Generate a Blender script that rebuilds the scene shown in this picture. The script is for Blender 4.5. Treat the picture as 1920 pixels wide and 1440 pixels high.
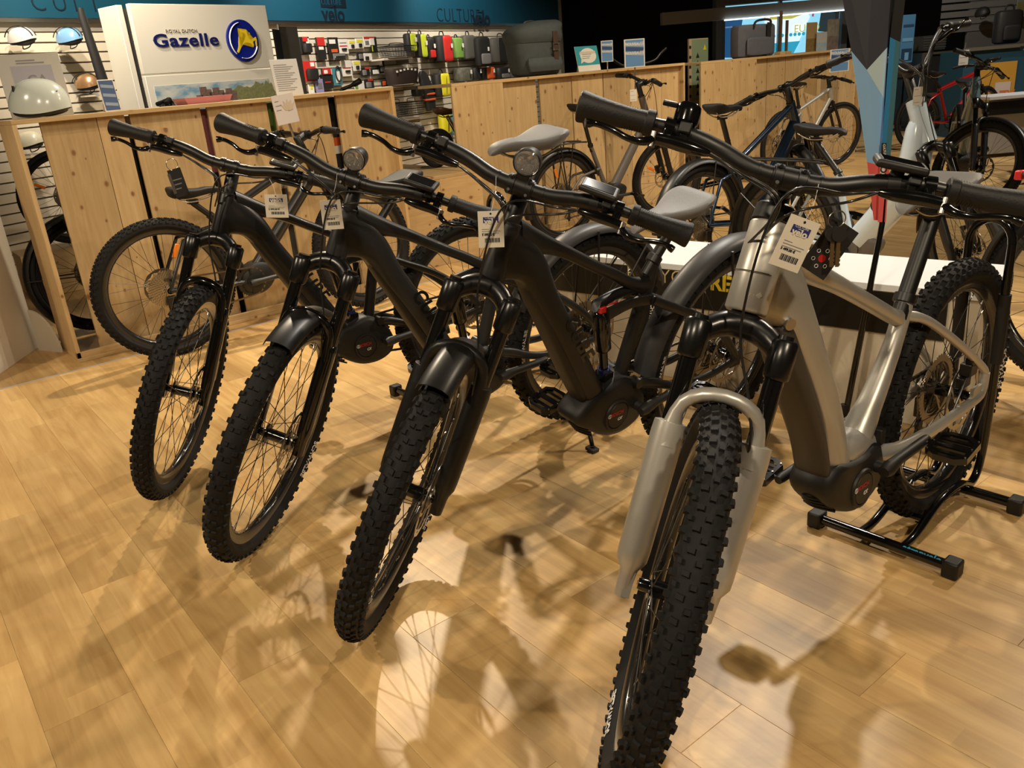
import bpy, bmesh, math, random
from mathutils import Vector, Matrix
random.seed(7)
for _o in list(bpy.data.objects): bpy.data.objects.remove(_o)
scene = bpy.context.scene
col = scene.collection
PI = math.pi
R_ = math.radians
V = Vector

# ------------------------------------------------------------------ camera
F_PX = 1537.64; PITCH = R_(20.757); ROLL = R_(-4.882); CAM_H = 1.2778; YAW = R_(-37.0)
_b = Matrix(((1, 0, 0), (0, 0, -1), (0, 1, 0)))
CAM_R = (Matrix.Rotation(YAW, 3, 'Z') @ Matrix.Rotation(-PITCH, 3, 'X') @ _b @ Matrix.Rotation(ROLL, 3, 'Z'))
CAM_P = V((0, 0, CAM_H))
cd = bpy.data.cameras.new('camera')
cam = bpy.data.objects.new('camera', cd); col.objects.link(cam)
cd.sensor_width = 36; cd.sensor_fit = 'HORIZONTAL'; cd.lens = F_PX / 1920 * 36
cd.clip_start = 0.02; cd.clip_end = 200
cam.matrix_world = Matrix.Translation(CAM_P) @ CAM_R.to_4x4()
scene.camera = cam

# ------------------------------------------------------------------ colour management, world
vs = scene.view_settings
vs.view_transform = 'Standard'; vs.look = 'None'; vs.gamma = 1; vs.use_curve_mapping = False
vs.exposure = -0.1
w = bpy.data.worlds.new('world'); scene.world = w; w.use_nodes = True
w.node_tree.nodes['Background'].inputs[0].default_value = (0.75, 0.85, 1, 1)
w.node_tree.nodes['Background'].inputs[1].default_value = 0.5

# ------------------------------------------------------------------ ceiling spot lamps, some of them added as fill
def spot(loc, aim, energy, size=100, blend=.6, rad=.05, colr=(1, .82, .58)):
    l = bpy.data.lights.new('spotlight', 'SPOT'); l.energy = energy * 1.45; l.spot_size = R_(size); l.spot_blend = blend
    l.shadow_soft_size = rad; l.color = colr
    o = bpy.data.objects.new('spotlight', l); col.objects.link(o); o.location = loc
    o.rotation_euler = (V(aim) - V(loc)).to_track_quat('-Z', 'Y').to_euler()
    return o
WARM = (1, .83, .60); NEUT = (1, .92, .80); COOL = (.86, .93, 1)
LZ = 3.35
spot((2.7, 5.0, LZ), (1.0, 2.3, 0), 330, 110, .7, .045, WARM)
spot((3.9, 2.65, LZ), (1.5, 1.6, 0), 215, 115, .7, .07, NEUT)
spot((-1.9, 3.4, LZ), (.9, 2.6, 0), 190, 105, .7, .06, WARM)
spot((5.4, .9, LZ), (2.2, 1.0, .4), 200, 100, .7, .06, WARM)
spot((.7, -1.6, LZ), (1.3, 2.0, .4), 175, 95, .8, .09, WARM)  # fill lamp added on the camera side
spot((-1.2, .2, LZ), (.4, 2.2, .2), 160, 100, .8, .09, WARM)  # second added fill lamp, left of the camera
spot((2.2, 3.0, LZ), (2.6, 4.9, .6), 110, 90, .8, .05, WARM)
spot((4.6, 3.2, LZ), (5.0, 5.3, .7), 190, 95, .8, .05, WARM)
spot((7.2, 3.6, LZ), (7.6, 5.8, .7), 190, 95, .8, .05, WARM)
spot((7.6, 1.4, LZ), (6.6, 2.2, 0), 260, 110, .8, .05, NEUT)
spot((10.5, 2.6, LZ), (10.2, 3.4, 0), 260, 110, .8, .05, NEUT)
spot((9.6, 5.2, LZ), (12.6, 5.6, 1.4), 160, 90, .8, .05, NEUT)  # added lamp, brightens the slatted panel at upper right
spot((1.3, 6.0, LZ), (2.5, 8.3, 1.75), 230, 70, .8, .05, NEUT)  # added lamp, brightens the white brand board
spot((1.6, 7.0, LZ), (2.4, 9.5, 1.5), 260, 95, .8, .05, WARM)
spot((4.6, 7.9, LZ), (5.2, 10.6, 1.5), 280, 95, .8, .05, NEUT)
spot((7.4, 9.2, LZ), (7.6, 11.6, 1.5), 230, 95, .8, .05, NEUT)

# ------------------------------------------------------------------ pixel helpers (photo frame 1920x1440 -> points in the room)
def ray(u, v):
    return (CAM_R @ V(((u - 960) / F_PX, -(v - 720) / F_PX, -1))).normalized()
def at_z(u, v, z=0.0):
    d = ray(u, v); return CAM_P + d * ((z - CAM_P.z) / d.z)
def on_plane(u, v, p, n):
    d = ray(u, v); n = V(n); return CAM_P + d * ((V(p) - CAM_P).dot(n) / d.dot(n))
FWD = V((math.sin(R_(37)), math.cos(R_(37)), 0)); RGT = V((FWD.y, -FWD.x, 0))
def at_d(u, v, dist):                        # point at a horizontal distance along the view direction
    d = ray(u, v); return CAM_P + d * (dist / d.dot(FWD))

# ------------------------------------------------------------------ material helpers
MATS = {}
def mat(name, c, rough=.5, metal=0, coat=0, spec=.5, noise=0, nscale=40, emis=None, estr=0, trans=0, bump=0, alpha=1, bscale=None):
    if name in MATS: return MATS[name]
    m = bpy.data.materials.new(name); m.use_nodes = True; nt = m.node_tree; b = nt.nodes['Principled BSDF']
    b.inputs['Base Color'].default_value = (*c, 1); b.inputs['Roughness'].default_value = rough
    b.inputs['Metallic'].default_value = metal; b.inputs['Coat Weight'].default_value = coat
    b.inputs['Specular IOR Level'].default_value = spec
    if trans: b.inputs['Transmission Weight'].default_value = trans
    if alpha < 1: b.inputs['Alpha'].default_value = alpha
    if emis: b.inputs['Emission Color'].default_value = (*emis, 1); b.inputs['Emission Strength'].default_value = estr
    if noise or bump:
        tc = nt.nodes.new('ShaderNodeTexCoord'); n = nt.nodes.new('ShaderNodeTexNoise'); n.inputs['Scale'].default_value = nscale
        n.inputs['Detail'].default_value = 4
        nt.links.new(tc.outputs['Object'], n.inputs['Vector'])
        if noise:
            mx = nt.nodes.new('ShaderNodeMix'); mx.data_type = 'RGBA'
            mx.inputs[6].default_value = (*[max(0, k * (1 - noise)) for k in c], 1); mx.inputs[7].default_value = (*[min(1, k * (1 + noise)) for k in c], 1)
            nt.links.new(n.outputs['Fac'], mx.inputs[0]); nt.links.new(mx.outputs[2], b.inputs['Base Color'])
        if bump:
            bp = nt.nodes.new('ShaderNodeBump'); bp.inputs['Strength'].default_value = bump; bp.inputs['Distance'].default_value = .002
            nt.links.new(n.outputs['Fac'], bp.inputs['Height']); nt.links.new(bp.outputs[0], b.inputs['Normal'])
    MATS[name] = m
    return m
def ramp(nt, stops):
    r = nt.nodes.new('ShaderNodeValToRGB'); e = r.color_ramp.elements
    while len(e) > 1: e.remove(e[-1])
    e[0].position = stops[0][0]; e[0].color = (*stops[0][1], 1)
    for p, c in stops[1:]:
        k = e.new(p); k.color = (*c, 1)
    return r
def wood(name, light, dark, knot, along='Z', rough=.5, per='object', stretch=14, figure=.5, knots=True, coat=0, strips=0, fig=.28):
    """sawn timber: long grain streaks, knots and a shade that differs from board to board"""
    m = bpy.data.materials.new(name); m.use_nodes = True; nt = m.node_tree; b = nt.nodes['Principled BSDF']; L = nt.links.new; N = nt.nodes.new
    tc = N('ShaderNodeTexCoord')
    if per == 'object':
        oi = N('ShaderNodeObjectInfo'); rnd = oi.outputs['Random']
    else:
        g = N('ShaderNodeNewGeometry'); rnd = g.outputs['Random Per Island']
    off = N('ShaderNodeVectorMath'); off.operation = 'SCALE'; off.inputs[0].default_value = (37, 61, 83); L(rnd, off.inputs[3])
    add = N('ShaderNodeVectorMath'); add.operation = 'ADD'; L(tc.outputs['Object'], add.inputs[0]); L(off.outputs[0], add.inputs[1])
    mp = N('ShaderNodeMapping'); s = {'X': (1 / stretch, 1, 1), 'Y': (1, 1 / stretch, 1), 'Z': (1, 1, 1 / stretch)}[along]
    mp.inputs['Scale'].default_value = s; L(add.outputs[0], mp.inputs[0])
    n1 = N('ShaderNodeTexNoise'); n1.inputs['Scale'].default_value = 55; n1.inputs['Detail'].default_value = 6; n1.inputs['Distortion'].default_value = .6; L(mp.outputs[0], n1.inputs['Vector'])
    mp2 = N('ShaderNodeMapping'); s2 = {'X': (fig, 1, 1), 'Y': (1, fig, 1), 'Z': (1, 1, fig)}[along]; mp2.inputs['Scale'].default_value = s2; L(add.outputs[0], mp2.inputs[0])
    n2 = N('ShaderNodeTexNoise'); n2.inputs['Scale'].default_value = 9; n2.inputs['Detail'].default_value = 5; n2.inputs['Distortion'].default_value = 1.6; L(mp2.outputs[0], n2.inputs['Vector'])
    mixf = N('ShaderNodeMix'); mixf.inputs[0].default_value = figure; L(n1.outputs['Fac'], mixf.inputs[2]); L(n2.outputs['Fac'], mixf.inputs[3])
    rp = ramp(nt, [(.30, dark), (.48, tuple((a + c) / 2 for a, c in zip(light, dark))), (.66, light)]); L(mixf.outputs[0], rp.inputs[0])
    hs = N('ShaderNodeHueSaturation'); mr = N('ShaderNodeMapRange'); mr.inputs[3].default_value = .86; mr.inputs[4].default_value = 1.1; L(rnd, mr.inputs[0]); L(mr.outputs[0], hs.inputs['Value']); L(rp.outputs[0], hs.inputs['Color'])
    out = hs.outputs[0]
    if strips:                                              # printed strips within one laminate plank
        so_ = N('ShaderNodeSeparateXYZ'); L(tc.outputs['Object'], so_.inputs[0]); ro = N('ShaderNodeMath'); ro.operation = 'MULTIPLY_ADD'; ro.inputs[1].default_value = 7.31; L(rnd, ro.inputs[0]); L(so_.outputs[1], ro.inputs[2])
        ax_ = N('ShaderNodeMath'); ax_.inputs[1].default_value = strips * 1.5; L(so_.outputs[0], ax_.inputs[0])
        cb = N('ShaderNodeCombineXYZ'); L(ro.outputs[0], cb.inputs[0]); L(ax_.outputs[0], cb.inputs[1])
        br = N('ShaderNodeTexBrick'); br.offset = .37; br.inputs['Scale'].default_value = 1; br.inputs['Mortar Size'].default_value = 0; br.inputs['Brick Width'].default_value = .46; br.inputs['Row Height'].default_value = strips
        br.inputs['Color1'].default_value = (.88, .855, .82, 1); br.inputs['Color2'].default_value = (1.06, 1.06, 1.06, 1); L(cb.outputs[0], br.inputs['Vector'])
        mm = N('ShaderNodeMix'); mm.data_type = 'RGBA'; mm.blend_type = 'MULTIPLY'; mm.inputs[0].default_value = 1; L(out, mm.inputs[6]); L(br.outputs['Color'], mm.inputs[7]); out = mm.outputs[2]
    if knots:
        sx = N('ShaderNodeSeparateXYZ'); L(add.outputs[0], sx.inputs[0]); cx = N('ShaderNodeCombineXYZ'); ml = N('ShaderNodeMath'); ml.operation = 'MULTIPLY'; ml.inputs[1].default_value = .7
        lo, sh = (sx.outputs[2], sx.outputs[0]) if along == 'Z' else (sx.outputs[0], sx.outputs[2])
        L(lo, ml.inputs[0]); L(sh, cx.inputs[0]); L(ml.outputs[0], cx.inputs[1])
        vo = N('ShaderNodeTexVoronoi'); vo.voronoi_dimensions = '2D'; vo.inputs['Scale'].default_value = 8.5; L(cx.outputs[0], vo.inputs['Vector'])
        sc = N('ShaderNodeSeparateColor'); L(vo.outputs['Color'], sc.inputs[0]); kd = N('ShaderNodeMath'); kd.operation = 'DIVIDE'; L(vo.outputs['Distance'], kd.inputs[0]); L(sc.outputs[0], kd.inputs[1])
        kr = ramp(nt, [(0.0, (1, 1, 1)), (.075, (.8, .8, .8)), (.125, (.12, .12, .12)), (.2, (0, 0, 0))]); L(kd.outputs[0], kr.inputs[0])
        mk = N('ShaderNodeMix'); mk.data_type = 'RGBA'; mk.inputs[7].default_value = (*knot, 1); L(kr.outputs[0], mk.inputs[0]); L(out, mk.inputs[6]); out = mk.outputs[2]
    L(out, b.inputs['Base Color'])
    b.inputs['Roughness'].default_value = rough; b.inputs['Coat Weight'].default_value = coat
    bp = N('ShaderNodeBump'); bp.inputs['Strength'].default_value = .12; bp.inputs['Distance'].default_value = .002; L(n1.outputs['Fac'], bp.inputs['Height']); L(bp.outputs[0], b.inputs['Normal'])
    MATS[name] = m
    return m

# ------------------------------------------------------------------ mesh helper
class MB:
    def __init__(s): s.v = []; s.f = []
    def add(s, vs_, fs):
        k = len(s.v); s.v += [tuple(p) for p in vs_]; s.f += [tuple(i + k for i in f) for f in fs]; return s
    def box(s, c, size, M=None):
        x, y, z = [k / 2 for k in size]; c = V(c)
        p = [V((a * x, b * y, d * z)) for a in (-1, 1) for b in (-1, 1) for d in (-1, 1)]
        if M is not None: p = [M @ q for q in p]
        return s.add([q + c for q in p], [(0, 1, 3, 2), (4, 6, 7, 5), (0, 4, 5, 1), (2, 3, 7, 6), (0, 2, 6, 4), (1, 5, 7, 3)])
    def bb(s, x0, x1, y0, y1, z0, z1):
        return s.box(((x0 + x1) / 2, (y0 + y1) / 2, (z0 + z1) / 2), (x1 - x0, y1 - y0, z1 - z0))
    def rings(s, rings, cap=True, close=False):
        n = len(rings[0]); k = len(s.v)
        for r in rings: s.v += [tuple(p) for p in r]
        m = len(rings)
        for i in range(m if close else m - 1):
            a = k + i * n; b = k + ((i + 1) % m) * n
            for j in range(n):
                s.f.append((a + j, a + (j + 1) % n, b + (j + 1) % n, b + j))
        if cap and not close:
            s.f.append(tuple(k + j for j in reversed(range(n)))); s.f.append(tuple(k + (m - 1) * n + j for j in range(n)))
        return s
    def tube(s, pts, r, n=10, cap=True, close=False, flat=1.0, up=None):
        pts = [V(p) for p in pts]; m = len(pts)
        rr = r if isinstance(r, (list, tuple)) else [r] * m
        rings = []; prev = None
        for i in range(m):
            if close: t = pts[(i + 1) % m] - pts[i - 1]
            else: t = pts[min(i + 1, m - 1)] - pts[max(i - 1, 0)]
            t.normalize()
            if prev is None:
                a = V(up) if up is not None else (V((0, 0, 1)) if abs(t.z) < .9 else V((1, 0, 0)))
            else: a = prev
            a = (a - t * a.dot(t)).normalized(); prev = a; b = t.cross(a)
            rings.append([pts[i] + a * (math.cos(q) * rr[i]) + b * (math.sin(q) * rr[i] * flat) for q in [2 * PI * j / n for j in range(n)]])
        return s.rings(rings, cap, close)
    def cyl(s, p0, p1, r0, r1=None, n=14, cap=True):
        return s.tube([p0, p1], [r0, r0 if r1 is None else r1], n, cap)
    def lathe(s, prof, M=None, n=32, cap=False, close=False):
        """profile (radius, height) about local Y"""
        rings = []
        for r, h in prof:
            ring = [V((r * math.cos(q), h, r * math.sin(q))) for q in [2 * PI * j / n for j in range(n)]]
            rings.append([M @ p for p in ring] if M is not None else ring)
        return s.rings(rings, cap, close)
    def prism(s, poly, y0, y1, M=None):
        n = len(poly)
        p = [V((a, y0, b)) for a, b in poly] + [V((a, y1, b)) for a, b in poly]
        if M is not None: p = [M @ q for q in p]
        return s.add(p, [tuple(range(n)), tuple(reversed(range(n, 2 * n)))] + [(i, i + n, (i + 1) % n + n, (i + 1) % n) for i in range(n)])
    def loft2(s, st, n=16, p=2.5, sub=3, cap=True):
        """stations (xu, zu, xl, zl, half width, lateral offset): superellipse sections between an upper and a lower outline"""
        st = [tuple(q) + (0,) * (6 - len(q)) for q in st]
        st = smooth(st, sub) if sub > 1 else st
        rings = []
        for xu, zu, xl, zl, hw, yc in st:
            c = V(((xu + xl) / 2, yc, (zu + zl) / 2)); v = V(((xu - xl) / 2, 0, (zu - zl) / 2)); ring = []
            for j in range(n):
                q = 2 * PI * j / n; a, b = math.cos(q), math.sin(q)
                a = math.copysign(abs(a) ** (2 / p), a); b = math.copysign(abs(b) ** (2 / p), b)
                ring.append(c + v * a + V((0, hw * b, 0)))
            rings.append(ring)
        return s.rings(rings, cap)
    def xform(s, M):
        s.v = [tuple(M @ V(p)) for p in s.v]; return s
    def mesh(s, name, m=None, sharp=38):
        me = bpy.data.meshes.new(name); me.from_pydata(s.v, [], s.f); me.validate()
        b = bmesh.new(); b.from_mesh(me); bmesh.ops.recalc_face_normals(b, faces=b.faces); b.to_mesh(me); b.free()
        if m is not None: me.materials.append(m)
        if len(me.polygons):
            me.polygons.foreach_set('use_smooth', [True] * len(me.polygons)); me.set_sharp_from_angle(angle=R_(sharp))
        me.update(); return me
    def build(s, name, m=None, parent=None, loc=None, M=None, sharp=38, bevel=0):
        o = bpy.data.objects.new(name, s.mesh(name, m, sharp)); col.objects.link(o)
        if parent is not None: o.parent = parent
        if M is not None: o.matrix_local = M
        if loc is not None: o.location = loc
        if bevel:
            bv = o.modifiers.new('bevel', 'BEVEL'); bv.width = bevel; bv.segments = 2; bv.limit_method = 'ANGLE'; bv.harden_normals = False
        return o
def smooth(pts, sub=6, close=False):
    """Catmull-Rom through tuples of any length"""
    P = [tuple(p) for p in pts]; out = []; m = len(P)
    rng = range(m) if close else range(m - 1)
    for i in rng:
        if close: a, b, c, d = P[i - 1], P[i], P[(i + 1) % m], P[(i + 2) % m]
        else: a, b, c, d = P[max(i - 1, 0)], P[i], P[i + 1], P[min(i + 2, m - 1)]
        for k in range(sub):
            t = k / sub
            out.append(tuple(.5 * (2 * q1 + (q2 - q0) * t + (2 * q0 - 5 * q1 + 4 * q2 - q3) * t * t + (3 * q1 - q0 - 3 * q2 + q3) * t ** 3) for q0, q1, q2, q3 in zip(a, b, c, d)))
    if not close: out.append(P[-1])
    return out
def inst(name, me, parent=None, M=None, loc=None):
    o = bpy.data.objects.new(name, me); col.objects.link(o)
    if parent is not None: o.parent = parent
    if M is not None: o.matrix_local = M
    if loc is not None: o.location = loc
    return o
def tag(o, label=None, cat=None, group=None, kind=None):
    if label: o['label'] = label
    if cat: o['category'] = cat
    if group: o['group'] = group
    if kind: o['kind'] = kind
    return o
def thing(name, label, cat, M=None, group=None):
    o = bpy.data.objects.new(name, None); col.objects.link(o); o.empty_display_size = .05
    if M is not None: o.matrix_world = M
    return tag(o, label, cat, group)
def struct(o): o['kind'] = 'structure'; return o
def text_mb(s, size=.1, depth=.001, bold=0.0, shear=0.0, ax='L', space=1.0):
    """lettering as solid flat glyphs: x along the line, z up, y thickness; centred on x when ax is C"""
    c = bpy.data.curves.new('t', 'FONT'); c.body = s; c.size = size; c.extrude = depth / 2; c.offset = bold; c.shear = shear; c.space_character = space
    c.align_x = 'CENTER' if ax == 'C' else 'LEFT'; c.resolution_u = 3
    o = bpy.data.objects.new('t', c); col.objects.link(o)
    dg = bpy.context.evaluated_depsgraph_get(); me = bpy.data.meshes.new_from_object(o.evaluated_get(dg))
    mb = MB(); mb.v = [(v.co.x, -v.co.z, v.co.y) for v in me.vertices]; mb.f = [tuple(p.vertices) for p in me.polygons]
    bpy.data.objects.remove(o); bpy.data.curves.remove(c); bpy.data.meshes.remove(me)
    return mb
def frame_M(o, x, z, p=None):
    """matrix with local x, local z given (y = z cross x)"""
    x = V(x).normalized(); z = V(z); z = (z - x * z.dot(x)).normalized(); y = z.cross(x)
    M = Matrix((x, y, z)).transposed().to_4x4(); M.translation = V(o); return M
# ================================================================== bicycles
M_RUB = mat('tyre rubber', (.0075, .0075, .0075), .72, spec=.3, noise=.25, nscale=60)
M_BLK = mat('satin black', (.006, .006, .0058), .40)
M_GLS = mat('gloss black', (.004, .004, .004), .14, coat=.4)
M_MTB = mat('matte black plastic', (.0075, .007, .0065), .52)
M_DGR = mat('matt dark grey', (.018, .018, .018), .5)
M_ALU = mat('brushed aluminium', (.55, .53, .50), .32, 1)
M_STL = mat('steel', (.52, .49, .44), .28, 1)
M_SPK = mat('spoke steel', (.06, .058, .055), .35, .8)
M_RIM = mat('rim black', (.012, .012, .013), .22, coat=.3)
M_GRIP = mat('grip rubber', (.010, .0098, .0095), .58, spec=.4, bump=.35, nscale=260)
M_ORG = mat('orange reflector', (.9, .24, .02), .25, coat=.5)
M_RED = mat('red plastic', (.55, .02, .02), .3)
M_WHT = mat('white print', (.75, .74, .72), .6)
M_REDP = mat('red print', (.38, .015, .012), .5)
M_SILV = mat('satin silver paint', (.50, .48, .435), .35, .5, noise=.03, nscale=300)
M_BAT = mat('battery cover grey', (.045, .039, .033), .45)
M_CHR = mat('polished chrome', (.7, .68, .64), .06, 1)
M_GLASS = mat('lens glass', (.9, .9, .9), .02, trans=1)
M_SCR = mat('display glass', (.01, .01, .012), .08, coat=1)
M_CAB = mat('cable housing', (.012, .012, .012), .3, coat=.3)

MESH = {}
def cached(key, fn):
    if key not in MESH: MESH[key] = fn()
    return MESH[key]

def tyre_mesh(R, sr, style):
    mb = MB(); h = .0050 if style != 'slick' else .001
    Rc = R - sr - h; N = 96; n = 14
    def pos(a, ph, r): q = Rc + r * math.cos(ph); return V((q * math.cos(a), r * math.sin(ph), q * math.sin(a)))
    rings = []
    for i in range(N):
        a = 2 * PI * i / N
        rings.append([pos(a, 2 * PI * j / n, sr * (1.0 if abs(((2 * PI * j / n) + PI) % (2 * PI) - PI) < 2.2 else .93)) for j in range(n)])
    mb.rings(rings, False, True)
    def knob(a, ph, ln, wd, hh=h, tp=.82, sk=0):
        da = ln / 2 / R; dp = wd / 2 / sr; p = []
        for r, t in ((sr * .95, 1.08), (sr + hh, tp)):
            for sa, sp in ((-1, -1), (1, -1), (1, 1), (-1, 1)):
                p.append(pos(a + sa * da * t + sk * sp * da, ph + sp * dp * t, r))
        mb.add(p, [(4, 5, 6, 7), (0, 1, 5, 4), (1, 2, 6, 5), (2, 3, 7, 6), (3, 0, 4, 7)])
    if style == 'slick':
        for i in range(120):
            for ph in (-.55, .55): knob(2 * PI * (i + (ph > 0) * .5) / 120, ph, .012, .012, .0012)
    else:
        K = {'A': 66, 'B': 62, 'C': 66}[style]
        for i in range(K):
            a = 2 * PI * i / K; d = 2 * PI / K
            if style == 'C':
                knob(a, 0, .0095, .009)
                for sg in (-1, 1):
                    knob(a + d / 2, sg * .44, .010, .0125, sk=.2 * sg); knob(a, sg * .84, .009, .009, sk=.3 * sg)
                    knob(a + d / 2, sg * 1.24, .013, .011, h * 1.15)
            elif style == 'A':
                for sg in (-1, 1):
                    knob(a, sg * .22, .013, .0105, sk=.25 * sg); knob(a + d / 2, sg * .58, .013, .0115, sk=.25 * sg)
                    knob(a, sg * 1.12, .017, .012, h * 1.15)
            else:
                for sg in (-1, 1):
                    knob(a, sg * .26, .010, .012)
                    if i % 2 == 0: knob(a + d / 2, sg * .62, .012, .011)
                    knob(a + d / 2, sg * 1.12, .016, .012, h * 1.1)
    return mb.mesh('tyre', M_RUB, 30)
def rim_mesh(R, sr):
    ro = R - 2 * sr - .004; mb = MB()
    mb.lathe([(ro + .008, -.017), (ro + .008, -.0145), (ro, -.013), (ro, .013), (ro + .008, .0145), (ro + .008, .017), (ro - .008, .0165), (ro - .020, .010), (ro - .023, .004), (ro - .023, -.004), (ro - .020, -.010), (ro - .008, -.0165)], None, 72, close=True)
    return mb.mesh('rim', M_RIM, 40)
def hub_mesh(front, boost=.055):
    mb = MB(); b = boost
    mb.lathe([(.004, -b), (.010, -b), (.012, -b + .006), (.013, -b + .02), (.028, -b + .021), (.028, -b + .025), (.017, -b + .028), (.017, b - .028), (.028, b - .025), (.028, b - .021), (.013, b - .02), (.012, b - .006), (.010, b), (.004, b)], None, 24, cap=True)
    return mb.mesh('hub', M_GLS, 30)
def rotor_mesh(ro=.100):
    mb = MB(); n = 72; ri = ro - .015; t = .0009
    outer = [(ro - .0025 * (1 + math.cos(12 * 2 * PI * k / n)) / 2) for k in range(n)]
    inner = [(ri + .004 * math.cos(12 * 2 * PI * k / n)) for k in range(n)]
    ring = []
    for r, y in ((outer, -t), (outer, t), (inner, t), (inner, -t)):
        ring.append([V((r[k] * math.cos(2 * PI * k / n), y, r[k] * math.sin(2 * PI * k / n))) for k in range(n)])
    mb.rings(ring, False, True)
    for k in range(6):
        a = 2 * PI * k / 6; b2 = a + .55
        mb.tube([(.022 * math.cos(a), 0, .022 * math.sin(a)), (.055 * math.cos(a + .18), 0, .055 * math.sin(a + .18)), ((ri + .001) * math.cos(b2), 0, (ri + .001) * math.sin(b2))], [.006, .004, .005], 4, flat=1)
    mb.v = [(x, max(-t, min(t, y)), z) for x, y, z in mb.v]
    mb.lathe([(.018, -.003), (.026, -.003), (.026, .003), (.018, .003)], None, 24, close=True)
    return mb.mesh('brake_rotor', M_STL, 30)
def cassette_mesh():
    mb = MB()
    for k in range(9):
        r = .098 - k * .0088; T = int(48 - k * 4.4); y = k * .0042; n = T * 4; t = .0009
        prof = [r + (.0035 if j % 4 in (0, 1) else -.002) for j in range(n)]; ri = r * .80
        rr = []
        for pr, yy in ((prof, y - t), (prof, y + t), ([ri] * n, y + t), ([ri] * n, y - t)):
            rr.append([V((pr[j] * math.cos(2 * PI * j / n), yy, pr[j] * math.sin(2 * PI * j / n))) for j in range(n)])
        mb.rings(rr, False, True)
        for q in range(5):
            a = q * 2 * PI / 5 + k * .2
            mb.tube([(.02 * math.cos(a), y, .02 * math.sin(a)), (ri * 1.01 * math.cos(a + .3), y, ri * 1.01 * math.sin(a + .3))], .003, 4)
    mb.lathe([(.017, -.002), (.021, -.002), (.021, .045), (.017, .045)], None, 20, close=True)
    return mb.mesh('cassette', mat('cassette steel', (.42, .38, .32), .35, 1), 30)
def spoke_list(R, sr, n=32, b=.034):
    out = []; ro = R - 2 * sr - .022
    for k in range(n):
        side = 1 if k % 2 else -1; a = 2 * PI * k / n; cross = 1 if (k // 2) % 2 else -1
        ah = a + cross * R_(68)
        p0 = V((.027 * math.cos(ah), side * b, .027 * math.sin(ah))); p1 = V((ro * math.cos(a), side * .004, ro * math.sin(a)))
        out.append((p0, p1))
    return out
def wheel(root, name, M, R=.372, sr=.031, style='A', front=True, fine=True, lettering=None, rotor=True, cass=False, reflector=None, spin=0, rimmat=None):
    M = M @ Matrix.Rotation(spin, 4, 'Y')
    w_ = inst(name, cached(('rim', R, sr), lambda: rim_mesh(R, sr)), root, M)
    inst('tyre', cached(('tyre', R, sr, style), lambda: tyre_mesh(R, sr, style)), w_)
    inst('hub', cached(('hub', front), lambda: hub_mesh(front, .055 if front else .066)), w_)
    sp = spoke_list(R, sr)
    if fine:
        def unit(): return MB().cyl((0, 0, 0), (1, 0, 0), .00115, n=5, cap=False).mesh('spoke', M_SPK)
        me = cached('spoke', unit)
        def nip(): return MB().cyl((0, 0, 0), (.014, 0, 0), .0022, n=6).mesh('nipple', M_STL)
        for p0, p1 in sp:
            d = p1 - p0; Mx = frame_M(p0, d, V((0, 1, 0)) if abs(d.normalized().y) < .9 else V((0, 0, 1)))
            Mx = Mx @ Matrix.Diagonal((d.length, 1, 1, 1)); inst('spoke', me, w_, Mx)
        nb = MB()
        for p0, p1 in sp:
            d = (p1 - p0).normalized(); nb.cyl(p1 - d * .016, p1 + d * .002, .0021, n=6)
        tag(nb.build('spoke_nipples', M_STL, w_), kind='stuff')
    else:
        sm = MB()
        for p0, p1 in sp: sm.cyl(p0, p1, .0011, n=4, cap=False)
        tag(sm.build('spokes', M_SPK, w_), kind='stuff')
    if rotor: inst('brake_rotor', cached('rotor', rotor_mesh), w_, Matrix.Translation((0, .046, 0)))
    if cass: inst('cassette', cached('cassette', cassette_mesh), w_, Matrix.Translation((0, -.022, 0)) @ Matrix.Rotation(PI, 4, 'Z'))
    if lettering:
        for sg in (1, -1):
            for k, txt in enumerate(lettering):
                t = text_mb(txt, .024, .0006, .0006, ax='C'); rr = R - sr * 1.42; mv = []
                for x, y, z in t.v:
                    a = PI / 2 - x / rr + k * 2 * PI / len(lettering) + .4
                    r2 = rr + (z - .008); ph = math.acos(max(-1, min(1, (r2 - (R - sr - .0045)) / sr)))
                    mv.append((r2 * math.cos(a), sg * (sr * math.sin(ph) + .0006 + (y if sg > 0 else -y) * .3), r2 * math.sin(a) * 1))
                if sg > 0: mv = [(-x, y, z) for x, y, z in mv]
                t.v = mv; t.build('tyre_lettering', M_WHT, w_)
    if reflector is not None:
        a = reflector; r = (R - 2 * sr) * .66
        rf = MB().box((0, 0, 0), (.075, .012, .022), None)
        rf.build('spoke_reflector', M_ORG, w_, M=Matrix.Translation((r * math.cos(a), 0, r * math.sin(a))) @ Matrix.Rotation(-a, 4, 'Y'), bevel=.004)
    return w_

def rot_about(p, axis, a):
    return Matrix.Translation(p) @ Matrix.Rotation(a, 4, axis) @ Matrix.Translation(-p)

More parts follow.
